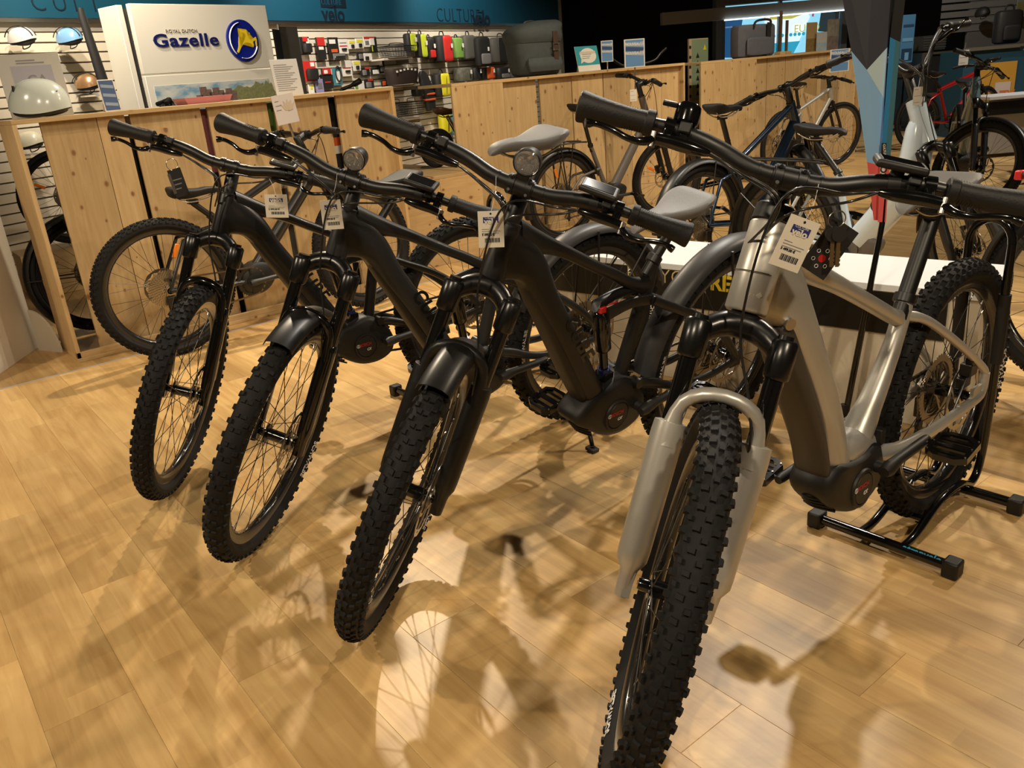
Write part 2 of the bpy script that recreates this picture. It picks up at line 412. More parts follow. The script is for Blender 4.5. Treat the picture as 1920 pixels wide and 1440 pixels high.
def saddle_parts(root, x, z, matt, tilt=0, L=.275, W=.072, name='saddle'):
    """saddle whose clamp sits below (x, z); nose points forward"""
    mb = MB(); rings = []; n = 18
    st = [(-.118, .030, .016, .022), (-.110, W * .80, .026, .048), (-.085, W * .98, .026, .062), (-.05, W, .018, .060), (-.01, W * .82, .010, .050), (.03, W * .56, .006, .042), (.08, W * .38, .006, .036), (.125, W * .32, .002, .032), (.150, W * .29, -.006, .026), (.162, W * .15, -.016, .012)]
    st = smooth(st, 3)
    for sx, hw, tz, th in st:
        ring = []
        for j in range(n):
            q = 2 * PI * j / n; c, s2 = math.cos(q), math.sin(q)
            zz = tz + (th * .30 * c if c > 0 else th * .8 * c)
            if c > 0: zz -= .010 * (1 - (abs(s2)) ** 2) * (hw / W) * (1 if sx < .06 else .2)     # centre channel
            ww = hw * math.copysign(abs(s2) ** .75, s2) * (1 if c > -.2 else .86)
            ring.append(V((sx, ww, zz)))
        rings.append(ring)
    mb.rings(rings)
    M = Matrix.Translation((x, 0, z)) @ Matrix.Rotation(-tilt, 4, 'Y')
    s = mb.build(name, matt, root, M=M, sharp=60)
    rl = MB()
    for sg in (-1, 1):
        rl.tube(smooth([(.125, sg * .012, -.018), (.09, sg * .018, -.035), (.04, sg * .022, -.045), (-.03, sg * .022, -.045), (-.07, sg * .028, -.03), (-.095, sg * .035, -.015)], 4), .0036, 8)
    rl.build('saddle_rails', M_STL, s)
    return s
def pedal(root, c, left, spin=0.0, matt=None):
    sg = 1 if left else -1
    mb = MB(); X, Y, T = .052, .048, .0085; oy = sg * .058
    outl = [(-X * .7, -Y), (X * .7, -Y), (X, -Y * .5), (X, Y * .5), (X * .7, Y), (-X * .7, Y), (-X, Y * .5), (-X, -Y * .5)]
    outer = [V((a, b + oy, 0)) for a, b in outl]; inner = [V((a * .78, b * .76 + oy, 0)) for a, b in outl]
    ring = []
    for pl, z in ((outer, -T), (outer, T), (inner, T), (inner, -T)): ring.append([V((p.x, p.y, z)) for p in pl])
    mb.rings(ring, False, True)
    mb.box((0, oy, 0), (.020, Y * 2 - .01, T * 1.7))
    mb.cyl((0, 0, 0), (0, oy, 0), .008, n=12)
    for a in (-1, 1):
        mb.box((a * X * .5, oy, 0), (.010, Y * 1.8, T * 1.2))
    p = mb.build('pedal', matt or M_GLS, root, M=Matrix.Translation(c) @ Matrix.Rotation(spin, 4, 'Y'), sharp=30)
    pin = MB()
    for a in (-1, 0, 1):
        for b in (-1, 1): pin.cyl((a * X * .7, oy + b * Y * .9, -T - .003), (a * X * .7, oy + b * Y * .9, T + .003), .002, n=6)
    tag(pin.build('pedal_pins', M_STL, p), kind='stuff')
    return p
def chain_mb(pts, pitch=.0127, y=-.047, close=True):
    """roller chain along a 2d polyline (x, z)"""
    P = [V((a, y, b)) for a, b in pts]; seg = []; 
    for i in range(len(P) if close else len(P) - 1): seg.append((P[i], P[(i + 1) % len(P)]))
    mb = MB(); k = 0
    for a, b in seg:
        L = (b - a).length; m = max(1, round(L / pitch)); d = (b - a) / m
        for j in range(m):
            c = a + d * (j + .5); t = d.normalized(); up = V((0, 1, 0)); wv = t.cross(up)
            Mx = Matrix((t, up, wv)).transposed()
            mb.box(c, (pitch * 1.12, .0065 if k % 2 else .0045, .0085), Mx); k += 1
    return mb
def arc(cx, cz, r, a0, a1, n=10):
    return [(cx + r * math.cos(a0 + (a1 - a0) * i / n), cz + r * math.sin(a0 + (a1 - a0) * i / n)) for i in range(n + 1)]

def bike(name, label, pos, heading, lean, steer, c):
    """c: dictionary of options. local frame: x forward, y left, z up, origin below the rear axle"""
    Rw = c.get('R', .372); sr = c.get('sr', .031); wb = c.get('wb', 1.248); ha = c.get('ha', 1.1662); offs = c.get('offs', .0435)
    fine = c.get('fine', True)
    root = thing(name, label, 'bicycle', Matrix.Translation((pos[0], pos[1], 0)) @ Matrix.Rotation(heading, 4, 'Z') @ Matrix.Rotation(-lean, 4, 'X'))
    u = V((-math.cos(ha), 0, math.sin(ha))); n = V((math.sin(ha), 0, math.cos(ha)))
    fh = V((wb, 0, Rw)); base = fh - n * offs
    S = rot_about(base, u, steer)
    fm = c['frame_mat']; bb = V(c.get('bb', (.4526, 0, .345)))
    # ---------------- wheels
    wheel(root, 'front_wheel', S @ Matrix.Translation(fh), Rw, sr, c.get('tyre', 'A'), True, fine, c.get('lettering'), True, False, c.get('reflector'), c.get('spin', .3))
    wheel(root, 'rear_wheel', Matrix.Translation((0, 0, Rw)), Rw, sr, c.get('tyre', 'A'), False, fine, c.get('lettering'), True, True, c.get('reflector'), c.get('rspin', 1.1))
    # ---------------- fork
    lt = c.get('leg', .070); crown_t = c.get('crown', .4963) ; htb = c.get('htb', .5463); htt = c.get('htt', .6751)
    lowm = c.get('fork_mat', M_GLS)
    A = lambda t, o=0, y=0: base + u * t + n * o + V((0, y, 0))          # point along the steering axis
    if c.get('fork', 'susp') == 'susp':
        low = MB(); bulge = c.get('fork_bulge', 1.0)
        for sg in (-1, 1):
            top = .305; pts = []; rad = []
            for t, r in ((-.034, .010), (-.030, .016), (.012, .018), (.022, .0195), (.040, .0215 * bulge), (.06, .0225 * bulge), (.20, .0232 * bulge), (.285, .0235 * bulge), (top, .0225 * bulge), (top + .003, .020)):
                pts.append(A(t, offs + .004 - (.006 if t < 0 else 0), sg * lt)); rad.append(r)
            low.tube(pts, rad, 16, up=n, flat=.92 if bulge == 1 else .88)
            low.box(A(-.004, offs, sg * (lt - .006)), (.034, .016, .05), frame_M((0, 0, 0), n, u).to_3x3())
        ra = Rw + .022 - .37 + .37
        brace = []
        for k in range(13):
            q = PI * k / 12; y = lt * .98 * math.cos(q); t = .265 + (Rw - .255) * math.sin(q) ** .42
            brace.append(A(t, offs + .012 + .026 * math.sin(q), y))
        low.tube(brace, [.019 * bulge if k in (0, 12) else .0155 for k in range(13)], 12, up=n, flat=.85)
        fk = low.xform(S).build('fork', lowm, root, sharp=50)
        for sg in (-1, 1):
            MB().cyl(A(.28, offs + .002, sg * lt), A(crown_t - .01, offs - .002, sg * lt), .0178, n=18).xform(S).build('stanchion', c.get('stanchion_mat', M_GLS), fk)
        cr = MB()
        for sg in (-1, 1):
            cr.tube([A(crown_t - .055, offs, sg * lt), A(crown_t - .05, offs, sg * lt), A(crown_t + .012, offs - .002, sg * lt), A(crown_t + .018, offs - .002, sg * lt)], [.020, .0245, .0255, .021], 16, up=n)
            cr.cyl(A(crown_t + .018, offs - .002, sg * lt), A(crown_t + .026, offs - .002, sg * lt), .015, n=16)
        arch = []
        for k in range(11):
            q = k / 10 * 2 - 1
            arch.append(A(crown_t - .012 + .040 * (1 - abs(q) ** 2.2), offs * (.85 - .55 * (1 - q * q)), q * lt))
        cr.tube(arch, [.021 + .006 * (1 - abs(k / 5 - 1)) for k in range(11)], 12, up=n)
        cr.cyl(A(crown_t + .015), A(htb + .004), .026, n=18)
        cr.xform(S).build('fork_crown', mat('crown black', (.0055, .0055, .0055), .27), fk, sharp=50)
        cal = MB(); cal.box(A(.085, offs - .045, lt - .005), (.03, .03, .07), frame_M((0, 0, 0), n, u).to_3x3()); cal.box(A(.10, offs - .028, lt), (.03, .02, .03), frame_M((0, 0, 0), n, u).to_3x3())
        cal.xform(S).build('brake_caliper', M_BLK, fk, bevel=.004)
    else:
        low = MB(); lt = c.get('leg', .055)
        for sg in (-1, 1):
            low.tube(smooth([A(-.01, offs, sg * lt), A(.12, offs * .9, sg * lt), A(crown_t - .06, .006, sg * lt * .85), A(crown_t, 0, sg * lt * .55)], 4), .015, 12, up=n)
        low.cyl(A(crown_t - .03), A(htb + .005), .026, n=16); low.cyl(A(crown_t, 0, -.04), A(crown_t, 0, .04), .018, n=12)
        fk = low.xform(S).build('fork', lowm, root, sharp=50)
    # ---------------- frame, drive unit and rear end come from the style function
    c['style'](root, c, A, bb, Rw, fm)
    # ---------------- stem and handlebar
    bt = c.get('bar', .7622); so = c.get('stem', .0493); bw = c.get('barw', .7865) / 2; rise = c.get('rise', .0277); back = c.get('sweep', .045)
    bc = A(bt, so)
    E = lambda f, l, t: bc + n * f + V((0, l, 0)) + u * t                      # forward, lateral (left +), up the steering axis
    st = MB()
    if c.get('spacer', True): st.tube([A(htt - .004), A(htt + .002), A(htt + .004), A(bt + .018), A(bt + .022)], [.027, .027, .021, .021, .017], 18)
    st.cyl(A(bt, -.004), A(bt, so - .012), .0205, .0235, n=16)
    for sg in (-1, 1): st.tube([E(0, sg * .012, 0), E(0, sg * .013, 0), E(0, sg * .027, 0), E(0, sg * .028, 0)], [.0205, .0232, .0232, .0205], 18)
    st.tube([E(0, -.03, 0), E(0, .03, 0)], .0205, 18)
    for sg in (-1, 1):
        for t_ in (-.017, .017): st.cyl(E(.012, sg * .020, t_), E(.0245, sg * .020, t_ * .8), .0035, n=8)
    if c.get('headset'): MB().tube([A(htt - .003), A(htt + .002), A(htt + .030), A(htt + .034)], [.034, .0375, .0345, .030], 24).build('headset_cover', M_BLK, root)
    st.xform(S).build('stem', c.get('stem_mat', M_BLK), root, sharp=50)
    hp = [(-back, -bw, rise), (-back * .55, -bw * .72, rise), (-back * .25, -bw * .52, rise * .95), (-.004, -bw * .33, rise * .6), (0, -bw * .17, rise * .08), (0, 0, 0)]
    hp = hp + [(a, -b, d) for a, b, d in hp[-2::-1]]
    hs = smooth([E(*p) for p in hp], 5)
    rad = [max(.0115, .0170 - max(0, abs(p[1]) - bw * .40) * .055) if fine else .0125 for p in hs]
    hb = MB().tube(hs, rad, 14).xform(S).build('handlebar', c.get('bar_mat', M_BLK), root, sharp=60)
    if fine:
        for sg in (-1, 1):
            for q in (.048, .20):
                p = min(hs, key=lambda t: abs(t[1] - sg * q)); i = hs.index(p); d = (V(hs[i + 1]) - V(hs[i - 1])).normalized()
                MB().cyl(V(p) - d * .0025, V(p) + d * .0025, rad[i] + .0014, n=14).xform(S).build('bar_clip', M_BLK, hb)
    def barpt(l):
        i = min(range(1, len(hs) - 1), key=lambda k: abs(hs[k][1] - l)); d = (V(hs[i + 1]) - V(hs[i - 1])).normalized()
        return V(hs[i]) + d * ((l - hs[i][1]) / d.y), (d if d.y > 0 else -d)
    gl = c.get('grip', .135); glare_ = c.get('grip_flare', 1.0)
    for sg in (-1, 1):
        g = MB(); pe, d = barpt(sg * (bw - .004)); d = d * sg; pi = pe - d * gl
        prof = [(0, .015), (.002, .0195), (.016, .0195), (.018, .0165), (.05, .0165), (.085, .0185 if glare_ else .017), (.115, .0215 if glare_ else .017), (gl - .004, .0235 if glare_ else .017), (gl + .002, .0215 if glare_ else .016), (gl + .004, .012)]
        gk = 1.16 if fine else 1.0; q = smooth([(a, b * gk) for a, b in prof], 2)
        g.tube([pi + d * a for a, b in q], [b for a, b in q], 20, up=u, flat=1.18 if glare_ else 1)
        for k in range(9):
            g.tube([pi + d * (.022 + k * .0045 - .001), pi + d * (.022 + k * .0045), pi + d * (.022 + k * .0045 + .001)], [.0165 * gk, .0178 * gk, .0165 * gk], 20, up=u, cap=False)
        go = g.xform(S).build('grip', c.get('grip_mat', M_GRIP), hb, sharp=30)
        # brake lever: clamp, body, blade
        b0, bd = barpt(sg * (bw - gl - .03)); f = (n * .72 - u * .69).normalized()
        lv = MB()
        o = b0
        lv.tube([o - bd * .009, o + bd * .009], .0185, 16)
        lv.tube([o + f * .012, o + f * .040], [.010, .009], 10)
        bod = [o + f * .040 - bd * sg * .080, o + f * .042 - bd * sg * .055, o + f * .042 - bd * sg * .01, o + f * .048 + bd * sg * .025]
        lv.tube(smooth(bod, 3), [.006, .0075, .009, .0105, .0115, .012, .0115, .011, .0105, .009], 12)
        piv = o + f * .054 + bd * sg * .020
        bl = [piv, piv + f * .016 + bd * sg * .018, piv + f * .018 + bd * sg * .042, piv + f * .008 + bd * sg * .068, piv + f * .004 + bd * sg * .098, piv + f * .012 + bd * sg * .118]
        bl = smooth(bl, 4); lv.tube(bl, [.0085 - .003 * min(1, k / 8) + (.0025 if k > len(bl) - 4 else 0) for k in range(len(bl))], 10, up=u, flat=.75)
        lo = lv.xform(S).build('brake_lever', c.get('lever_mat', M_GLS), hb, sharp=50)
        c.setdefault('_lev', {})[sg] = (S @ (bod[0]), S @ (bod[0] - bd * sg * .05))
        if fine:
            MB().tube([piv - u * .012, piv + u * .014], .006, 12).xform(S).build('lever_pivot', M_STL, lo)
            sh = MB(); so_ = o - bd * sg * .028
            sh.tube([so_ - bd * .008, so_ + bd * .008], .0178, 14); sh.box(so_ + u * .014 + f * .014, (.026, .022, .02), frame_M((0, 0, 0), n, u).to_3x3()); sh.box(so_ - u * .014 + f * .016 + bd * sg * .012, (.022, .03, .012), frame_M((0, 0, 0), n, u).to_3x3())
            sh.xform(S).build('control_switch', M_MTB, hb, bevel=.003)
    # display, bell, headlight
    if c.get('display', True):
        o, bd = barpt(bw - gl - .085); Mx = frame_M(o + u * .030 + n * .012, V((0, 1, 0)), (u * .75 + n * .35)) 
        d = MB().box((0, 0, 0), (.085, .058, .014)).build('display', M_MTB, hb, M=S @ Mx, bevel=.005)
        MB().box((0, 0, .0076), (.066, .040, .001)).build('screen', M_SCR, d)
        MB().tube([o - bd * .01, o + bd * .01], .0175, 14).cyl(o, o + u * .024 + n * .01, .011, n=10).xform(S).build('display_mount', M_MTB, hb)
    if c.get('bell'):
        o, bd = barpt(-(bw - gl - .055)); Mx = frame_M(o + u * .030, V((0, 1, 0)), u)
        be = MB().lathe([(.002, .022), (.016, .021), (.021, .016), (.0225, .004), (.0225, -.012), (.018, -.016), (.017, -.012)], Matrix.Rotation(PI / 2, 4, 'X'), 28).build('bell', M_GLS, hb, M=S @ Mx)
        MB().tube([o - bd * .009, o + bd * .009], .0165, 14).cyl(o, o + u * .02, .008).xform(S).build('bell_clamp', M_BLK, hb); MB().box(o + u * .040 - bd * .034, (.012, .026, .009)).xform(S).build('bell_lever', M_BLK, hb, bevel=.002)
    if c.get('light'):
        o = E(.018, .0, .055); f = (n * .93 - u * .34).normalized(); Mx = frame_M(o, V((0, 1, 0)), u)
        body = MB().tube([o - f * .045, o - f * .03, o - f * .005, o + f * .012, o + f * .014], [.018, .025, .030, .031, .0285], 24, cap=False).xform(S).build('headlight', M_BLK, hb)
        MB().tube([o + f * .0145, o + f * .008, o + f * .002, o - f * .004], [.0275, .024, .015, .006], 24, cap=False).xform(S).build('reflector_bowl', M_CHR, body)
        MB().tube([o + f * .0135, o + f * .0165], [.0275, .024], 24).xform(S).build('lens', mat('headlamp lens', (.95, .95, .95), .05, trans=.92), body)
        MB().box(o - u * .036 - f * .01, (.02, .03, .03)).xform(S).build('light_bracket', M_BLK, body, bevel=.003)
    # cables
    if c.get('cables', True):
        Lv = c['_lev']; hd = A(htt - .035, .034, .012); hd2 = A(htt - .05, .030, -.016)
        mid = S @ E(.075, .0, -.02)
        ends = [(Lv[-1], hd, .10), (Lv[-1], hd2, .085), (Lv[1], hd, .085)]
        for k, ((e0, e1), h_, bow) in enumerate(ends):
            off = V((0, .006 * k, -.012 * k))
            m1 = e0.lerp(e1, 1.0); q = S @ E(bow * .62, (-.012 if k < 2 else .012), -.050 - .008 * k)
            P = [e0, m1 + off * .4 + V((0, 0, -.014)), q, h_]
            MB().tube(smooth([tuple(p) for p in P], 7), .0025, 7).build('cable', M_CAB, root, sharp=80)
        # front brake hose from the left lever to the caliper
        e0, e1 = Lv[1]
        P = [e0, e1 + V((0, 0, -.01)), S @ E(.07, -.01, -.05), S @ A(crown_t + .03, .085, -.01), S @ A(crown_t - .10, .080, lt * .5), S @ A(.30, offs + .035, lt * .82), S @ A(.13, offs - .02, lt + .004)]
        MB().tube(smooth([tuple(p) for p in P], 8), .0025, 7).build('brake_hose', M_CAB, root, sharp=80)
    # saddle
    if c.get('saddle'):
        sx, sz, tp = c['saddle']; stt = V(c['seat_top'])
        post = MB().tube([stt - (V((sx - .005, 0, sz - .05)) - stt).normalized() * .05, stt, V((sx - .005, 0, sz - .055))], [c.get('post', .0155)] * 3, 16)
        ax = (V((sx - .005, 0, sz - .05)) - stt).normalized()
        post.tube([stt - ax * .012, stt - ax * .010, stt + ax * .010, stt + ax * .012], [.019, c.get('post', .0155) + .006, c.get('post', .0155) + .006, .019], 18)
        post.box((sx - .003, 0, sz - .048), (.05, .036, .022))
        post.build('seatpost', M_BLK, root, sharp=50)
        saddle_parts(root, sx, sz, c.get('saddle_mat', M_MTB), tp)
    # cranks and pedals
    ca = c.get('crank', R_(8)); cl_ = .165
    for sg in (-1, 1):
        d = V((math.cos(-ca), 0, math.sin(-ca))) * (1 if sg < 0 else -1); yo = c.get('q', .082)
        e = bb + d * cl_ + V((0, sg * (yo + .010), 0)); s0 = bb + V((0, sg * yo, 0))
        cr = MB().tube([s0 - d * .018, s0, s0 + d * .05, e, e + d * .014], [.013, .0185, .0135, .0125, .010], 12, up=(0, 1, 0), flat=1.0)
        cr.cyl(bb, s0 + V((0, sg * .008, 0)), .015, n=14)
        cr.build('crank_arm', c.get('crank_mat', M_DGR), root, sharp=50)
        pedal(root, e + V((0, sg * .008, 0)), sg > 0, c.get('pedal_spin', .2), c.get('pedal_mat'))
    # chain and chainring
    if c.get('chain', True):
        cyr = .078; cy = -.047
        rg = MB(); T = 38 * 4
        prof = [cyr + (.004 if j % 4 in (0, 1) else -.001) for j in range(T)]; rr = []
        for pr, yy in ((prof, cy - .001), (prof, cy + .001), ([cyr * .82] * T, cy + .001), ([cyr * .82] * T, cy - .001)):
            rr.append([bb + V((pr[j] * math.cos(2 * PI * j / T), yy, pr[j] * math.sin(2 * PI * j / T))) for j in range(T)])
        rg.rings(rr, False, True)
        for k in range(4):
            a = k * PI / 2; rg.tube([bb + V((0, cy, 0)), bb + V((cyr * .85 * math.cos(a), cy, cyr * .85 * math.sin(a)))], .008, 6)
        rg.build('chainring', M_BLK, root, sharp=30)
        r2 = .055
        pts = arc(bb.x, bb.z, cyr, PI / 2, -PI / 2, 10) + [(.05, Rw - .16), (.02, Rw - .175), (-.02, Rw - .15), (.03, Rw - .105), (.045, Rw - .03)] + arc(0, Rw, r2, 0, PI / 2 + .2, 5)
        tag(chain_mb(pts, y=cy).build('chain', mat('chain steel', (.16, .14, .12), .35, 1), root), kind='stuff')
        dr = MB(); dr.box((.0, cy - .012, Rw - .06), (.045, .02, .06)); dr.box((.02, cy - .004, Rw - .135), (.016, .012, .10)); dr.cyl((.03, cy - .006, Rw - .105), (.03, cy + .006, Rw - .105), .018); dr.cyl((.02, cy - .006, Rw - .16), (.02, cy + .006, Rw - .16), .018)
        dr.build('rear_derailleur', M_BLK, root, bevel=.004)
    # mudguards
    def guard(Rg, a0, a1, hw, Mx, nm, m, thick=.002, lift=.006):
        g = MB(); N = 30; rr = []
        for i in range(N + 1):
            a = a0 + (a1 - a0) * i / N; ca_, sa = math.cos(a), math.sin(a); ring = []
            prof = [(-hw, -.020), (-hw * .86, -.003), (-hw * .45, lift * .7), (0, lift), (hw * .45, lift * .7), (hw * .86, -.003), (hw, -.020)]
            for y, dr_ in prof: ring.append(V(((Rg + dr_) * ca_, y, (Rg + dr_) * sa)))
            for y, dr_ in reversed(prof): ring.append(V(((Rg + dr_ - thick) * ca_, y * .97, (Rg + dr_ - thick) * sa)))
            rr.append(ring)
        g.rings(rr)
        return g.build(nm, m, root, M=Mx, sharp=50)
    if c.get('front_guard'):
        a0, a1 = c['front_guard']; guard(Rw + .014, a0, a1, .040, S @ Matrix.Translation(fh), 'front_mudguard', c.get('guard_mat', M_BLK))
    if c.get('rear_guard'):
        a0, a1 = c['rear_guard']; gd = guard(Rw + .020, a0, a1, .042, Matrix.Translation((0, 0, Rw)), 'rear_mudguard', c.get('guard_mat2', c.get('guard_mat', M_BLK)))
        st = MB()
        for sg in (-1, 1):
            for a in (a0 + (a1 - a0) * .45, a0 + (a1 - a0) * .75):
                st.cyl((0, sg * .07, 0), ((Rw + .012) * math.cos(a), sg * .044, (Rw + .012) * math.sin(a)), .004, n=6)
        st.build('mudguard_stay', M_BLK, gd)
    if c.get('rack'):
        rk = MB(); zt = 2 * Rw + .055
        for sg in (-1, 1):
            rk.tube(smooth([(.22, sg * .035, zt - .01), (.10, sg * .055, zt), (-.20, sg * .055, zt), (-.27, sg * .03, zt)], 3), .006, 8)
            for a in (-.05, .07): rk.cyl((0, sg * .075, Rw + .02), (a, sg * .055, zt), .005, n=8)
        for a in (-.2, -.05, .1): rk.cyl((a, -.055, zt), (a, .055, zt), .005, n=8)
        rk = rk.build('rear_rack', M_BLK, root)
        MB().box((-.285, 0, zt - .005), (.03, .07, .035)).build('tail_light', M_RED if c.get('rack') == 'red' else M_DGR, rk, bevel=.006)
    if c.get('kickstand'):
        y1 = .27; sl = math.tan(lean)
        MB().tube([(.13, .075, .30), (.14, .10, .27), (.19, y1 - .01, y1 * sl + .012), (.20, y1, y1 * sl + .008)], [.010, .009, .008, .012], 10).box((.20, y1, y1 * sl + .009), (.03, .04, .012)).build('kickstand', M_BLK, root)
    return root, S, A, E
# ------------------------------------------------------------------ frames
def motor_unit(root, outline, hw, cx, cz, bb, m, capm=None, r=.05):
    mb = MB(); n = len(outline); P = smooth(outline, 4, True); cxm = sum(p[0] for p in P) / len(P); czm = sum(p[1] for p in P) / len(P)
    rr = []
    for y, s in ((-hw, .80), (-hw * .86, .95), (-hw * .6, 1), (hw * .6, 1), (hw * .86, .95), (hw, .80)):
        rr.append([V((cxm + (a - cxm) * s, y, czm + (b - czm) * s)) for a, b in P])
    mb.rings(rr)
    for k in range(4):                                     # cooling ribs under the housing
        z = min(p[1] for p in P) + .012 + k * .012
        mb.tube(smooth([(cxm + .09 - k * -.008, -hw * .7, z + .02), (cxm + .115 + k * .01, 0, z + .03), (cxm + .09 + k * .008, hw * .7, z + .02)], 4), .0035, 6)
    d = mb.build('drive_unit', m, root, sharp=45)
    cap = MB().lathe([(.001, .006), (r * .80, .006), (r * .84, .003), (r * .86, .006), (r, .005), (r * 1.04, 0), (r * 1.04, -.012)], Matrix.Translation((cx, hw, cz)), 40, cap=True)
    cp = cap.build('drive_cap', capm or M_MTB, d)
    Mt = Matrix.Translation((cx, hw + .0066, cz)) @ Matrix.Rotation(PI, 4, 'Z')
    t = text_mb('BOSCH', .016, .0006, .0004, ax='C'); t.xform(Mt @ Matrix.Translation((-.006, 0, .004))).build('brand_lettering', M_REDP, d)
    t = text_mb('CX', .013, .0006, .0003, .2); t.xform(Mt @ Matrix.Translation((-.002, 0, -.016))).build('model_lettering', M_WHT, d)
    ring = MB().lathe([(.0055, -.0003), (.0068, -.0003), (.0068, .0003), (.0055, .0003)], Mt @ Matrix.Translation((-.037, 0, .009)), 20, close=True)
    ring.box(V(Mt @ V((-.037, 0, .009))), (.002, .0006, .010)); ring.build('brand_ring', M_WHT, d)
    return d
def style_fs(root, c, A, bb, Rw, fm):
    mb = MB()
    h0 = A(c.get('htb', .5463) - .004); h1 = A(c.get('htt', .6751))
    mb.tube([h0, h0 + (h1 - h0) * .1, h0 + (h1 - h0) * .5, h1 - (h1 - h0) * .08, h1], [.030, .0315, .029, .0275, .026], 20)
    # down tube: upper / lower outline
    mb.loft2([(.945, .985, 1.005, .855, .028), (.885, .935, .985, .850, .033), (.838, .872, .915, .828, .0375), (.796, .785, .862, .745, .039), (.716, .657, .780, .620, .039), (.650, .547, .714, .510, .039), (.597, .458, .662, .420, .041), (.570, .41, .636, .368, .043)], 20, 3.0, 4)
    # gusset between top tube and down tube
    mb.loft2([(.925, .990, .93, .90, .026), (.86, .948, .86, .885, .024), (.80, .912, .81, .872, .022), (.74, .879, .75, .846, .021), (.651, .829, .66, .797, .0195), (.56, .781, .57, .750, .0185), (.47, .735, .485, .700, .019), (.40, .735, .41, .672, .019)], 16, 2.6, 4)
    # seat tube
    mb.tube(smooth([(.398, 0, .785), (.408, 0, .74), (.428, 0, .66), (.455, 0, .56), (.478, 0, .47), (.49, 0, .42)], 3), [.0185] * 4 + [.021] * 12, 16)
    mb.loft2([(.465, .716, .49, .690, .014), (.54, .716, .55, .690, .012), (.615, .705, .63, .672, .014)], 12, 2.4, 3)
    fr = mb.build('frame', fm, root, sharp=60)
    # battery cover on the underside of the down tube
    bt = MB().loft2([(.875, .835, .905, .822, .024), (.858, .800, .878, .770, .030), (.800, .700, .818, .668, .0325), (.72, .560, .738, .528, .0325), (.656, .455, .674, .425, .033), (.64, .425, .655, .40, .028)], 16, 3.2, 4)
    bt.build('battery_cover', c.get('bat_mat', M_MTB), fr, sharp=60)
    lm = MB()
    t = text_mb('CUBE', .062, .0008, .002, .25, 'C', 1.15)
    dx, dz = (.597 - .796), (.458 - .785); L = math.hypot(dx, dz); ex = V((dx / L, 0, dz / L)); ez = V((ex.z, 0, -ex.x))
    for sg in (1,):
        o = V((.735, sg * .0394, .625))
        t.xform(Matrix.Translation(o) @ frame_M((0, 0, 0), ex, ez)).build('brand_lettering', c.get('logo_mat', mat('dark gloss print', (.011, .0115, .012), .2)), fr)
    # shock
    sk = MB(); a, b = V((.600, 0, .668)), V((.556, 0, .452)); d = b - a
    sk.tube([a - d * .02, a, a + d * .04, a + d * .55, a + d * .58], [.012, .018, .0245, .0245, .020], 20); sk.tube([a + d * .56, a + d * .95], .0135, 16); sk.box(b, (.035, .04, .035))
    so = sk.build('rear_shock', M_GLS, root)
    MB().cyl(a + d * .86, a + d * .94, .019, n=18).build('shock_collar', mat('blue anodised', (.02, .03, .12), .3, .6), so)
    MB().box(a + V((.012, .012, .012)), (.022, .02, .016)).cyl(a + V((.0, .0, .012)), a + V((-.045, .018, .022)), .003, n=8).build('lockout_lever', M_RED, so, bevel=.003)
    # rocker, seat stays, chain stays
    for sg in (-1, 1):
        r = MB().loft2([(.606, .690, .600, .650, .006, sg * .028), (.52, .700, .515, .668, .007, sg * .034), (.439, .694, .433, .660, .008, sg * .040)], 10, 3, 3)
        r.cyl((.438, sg * .028, .677), (.438, sg * .052, .677), .013, n=14)
        r.build('rocker_link', fm, root, sharp=50)
        s = MB().tube(smooth([(.44, sg * .045, .677), (.33, sg * .056, .625), (.20, sg * .064, .560), (.08, sg * .070, .470), (.005, sg * .073, .385)], 4), [.015] * 4 + [.0135] * 13, 12, flat=.75)
        s.box((0, sg * .073, Rw), (.05, .010, .055)); s.build('seat_stay', fm, root, sharp=50)
        k = MB().tube(smooth([(.475, sg * .050, .425), (.42, sg * .062, .415), (.30, sg * .068, .37), (.15, sg * .071, .35), (.0, sg * .073, Rw - .004)], 4), [.017] * 6 + [.0145] * 11, 12, flat=.7)
        k.cyl((.47, sg * .035, .428), (.47, sg * .066, .428), .016, n=16); k.build('chain_stay', fm, root, sharp=50)
    out = [(.700, .372), (.645, .425), (.585, .440), (.520, .455), (.465, .430), (.425, .385), (.405, .335), (.425, .285), (.490, .262), (.565, .272), (.640, .318)]
    motor_unit(root, out, .052, .540, .342, bb, M_MTB)
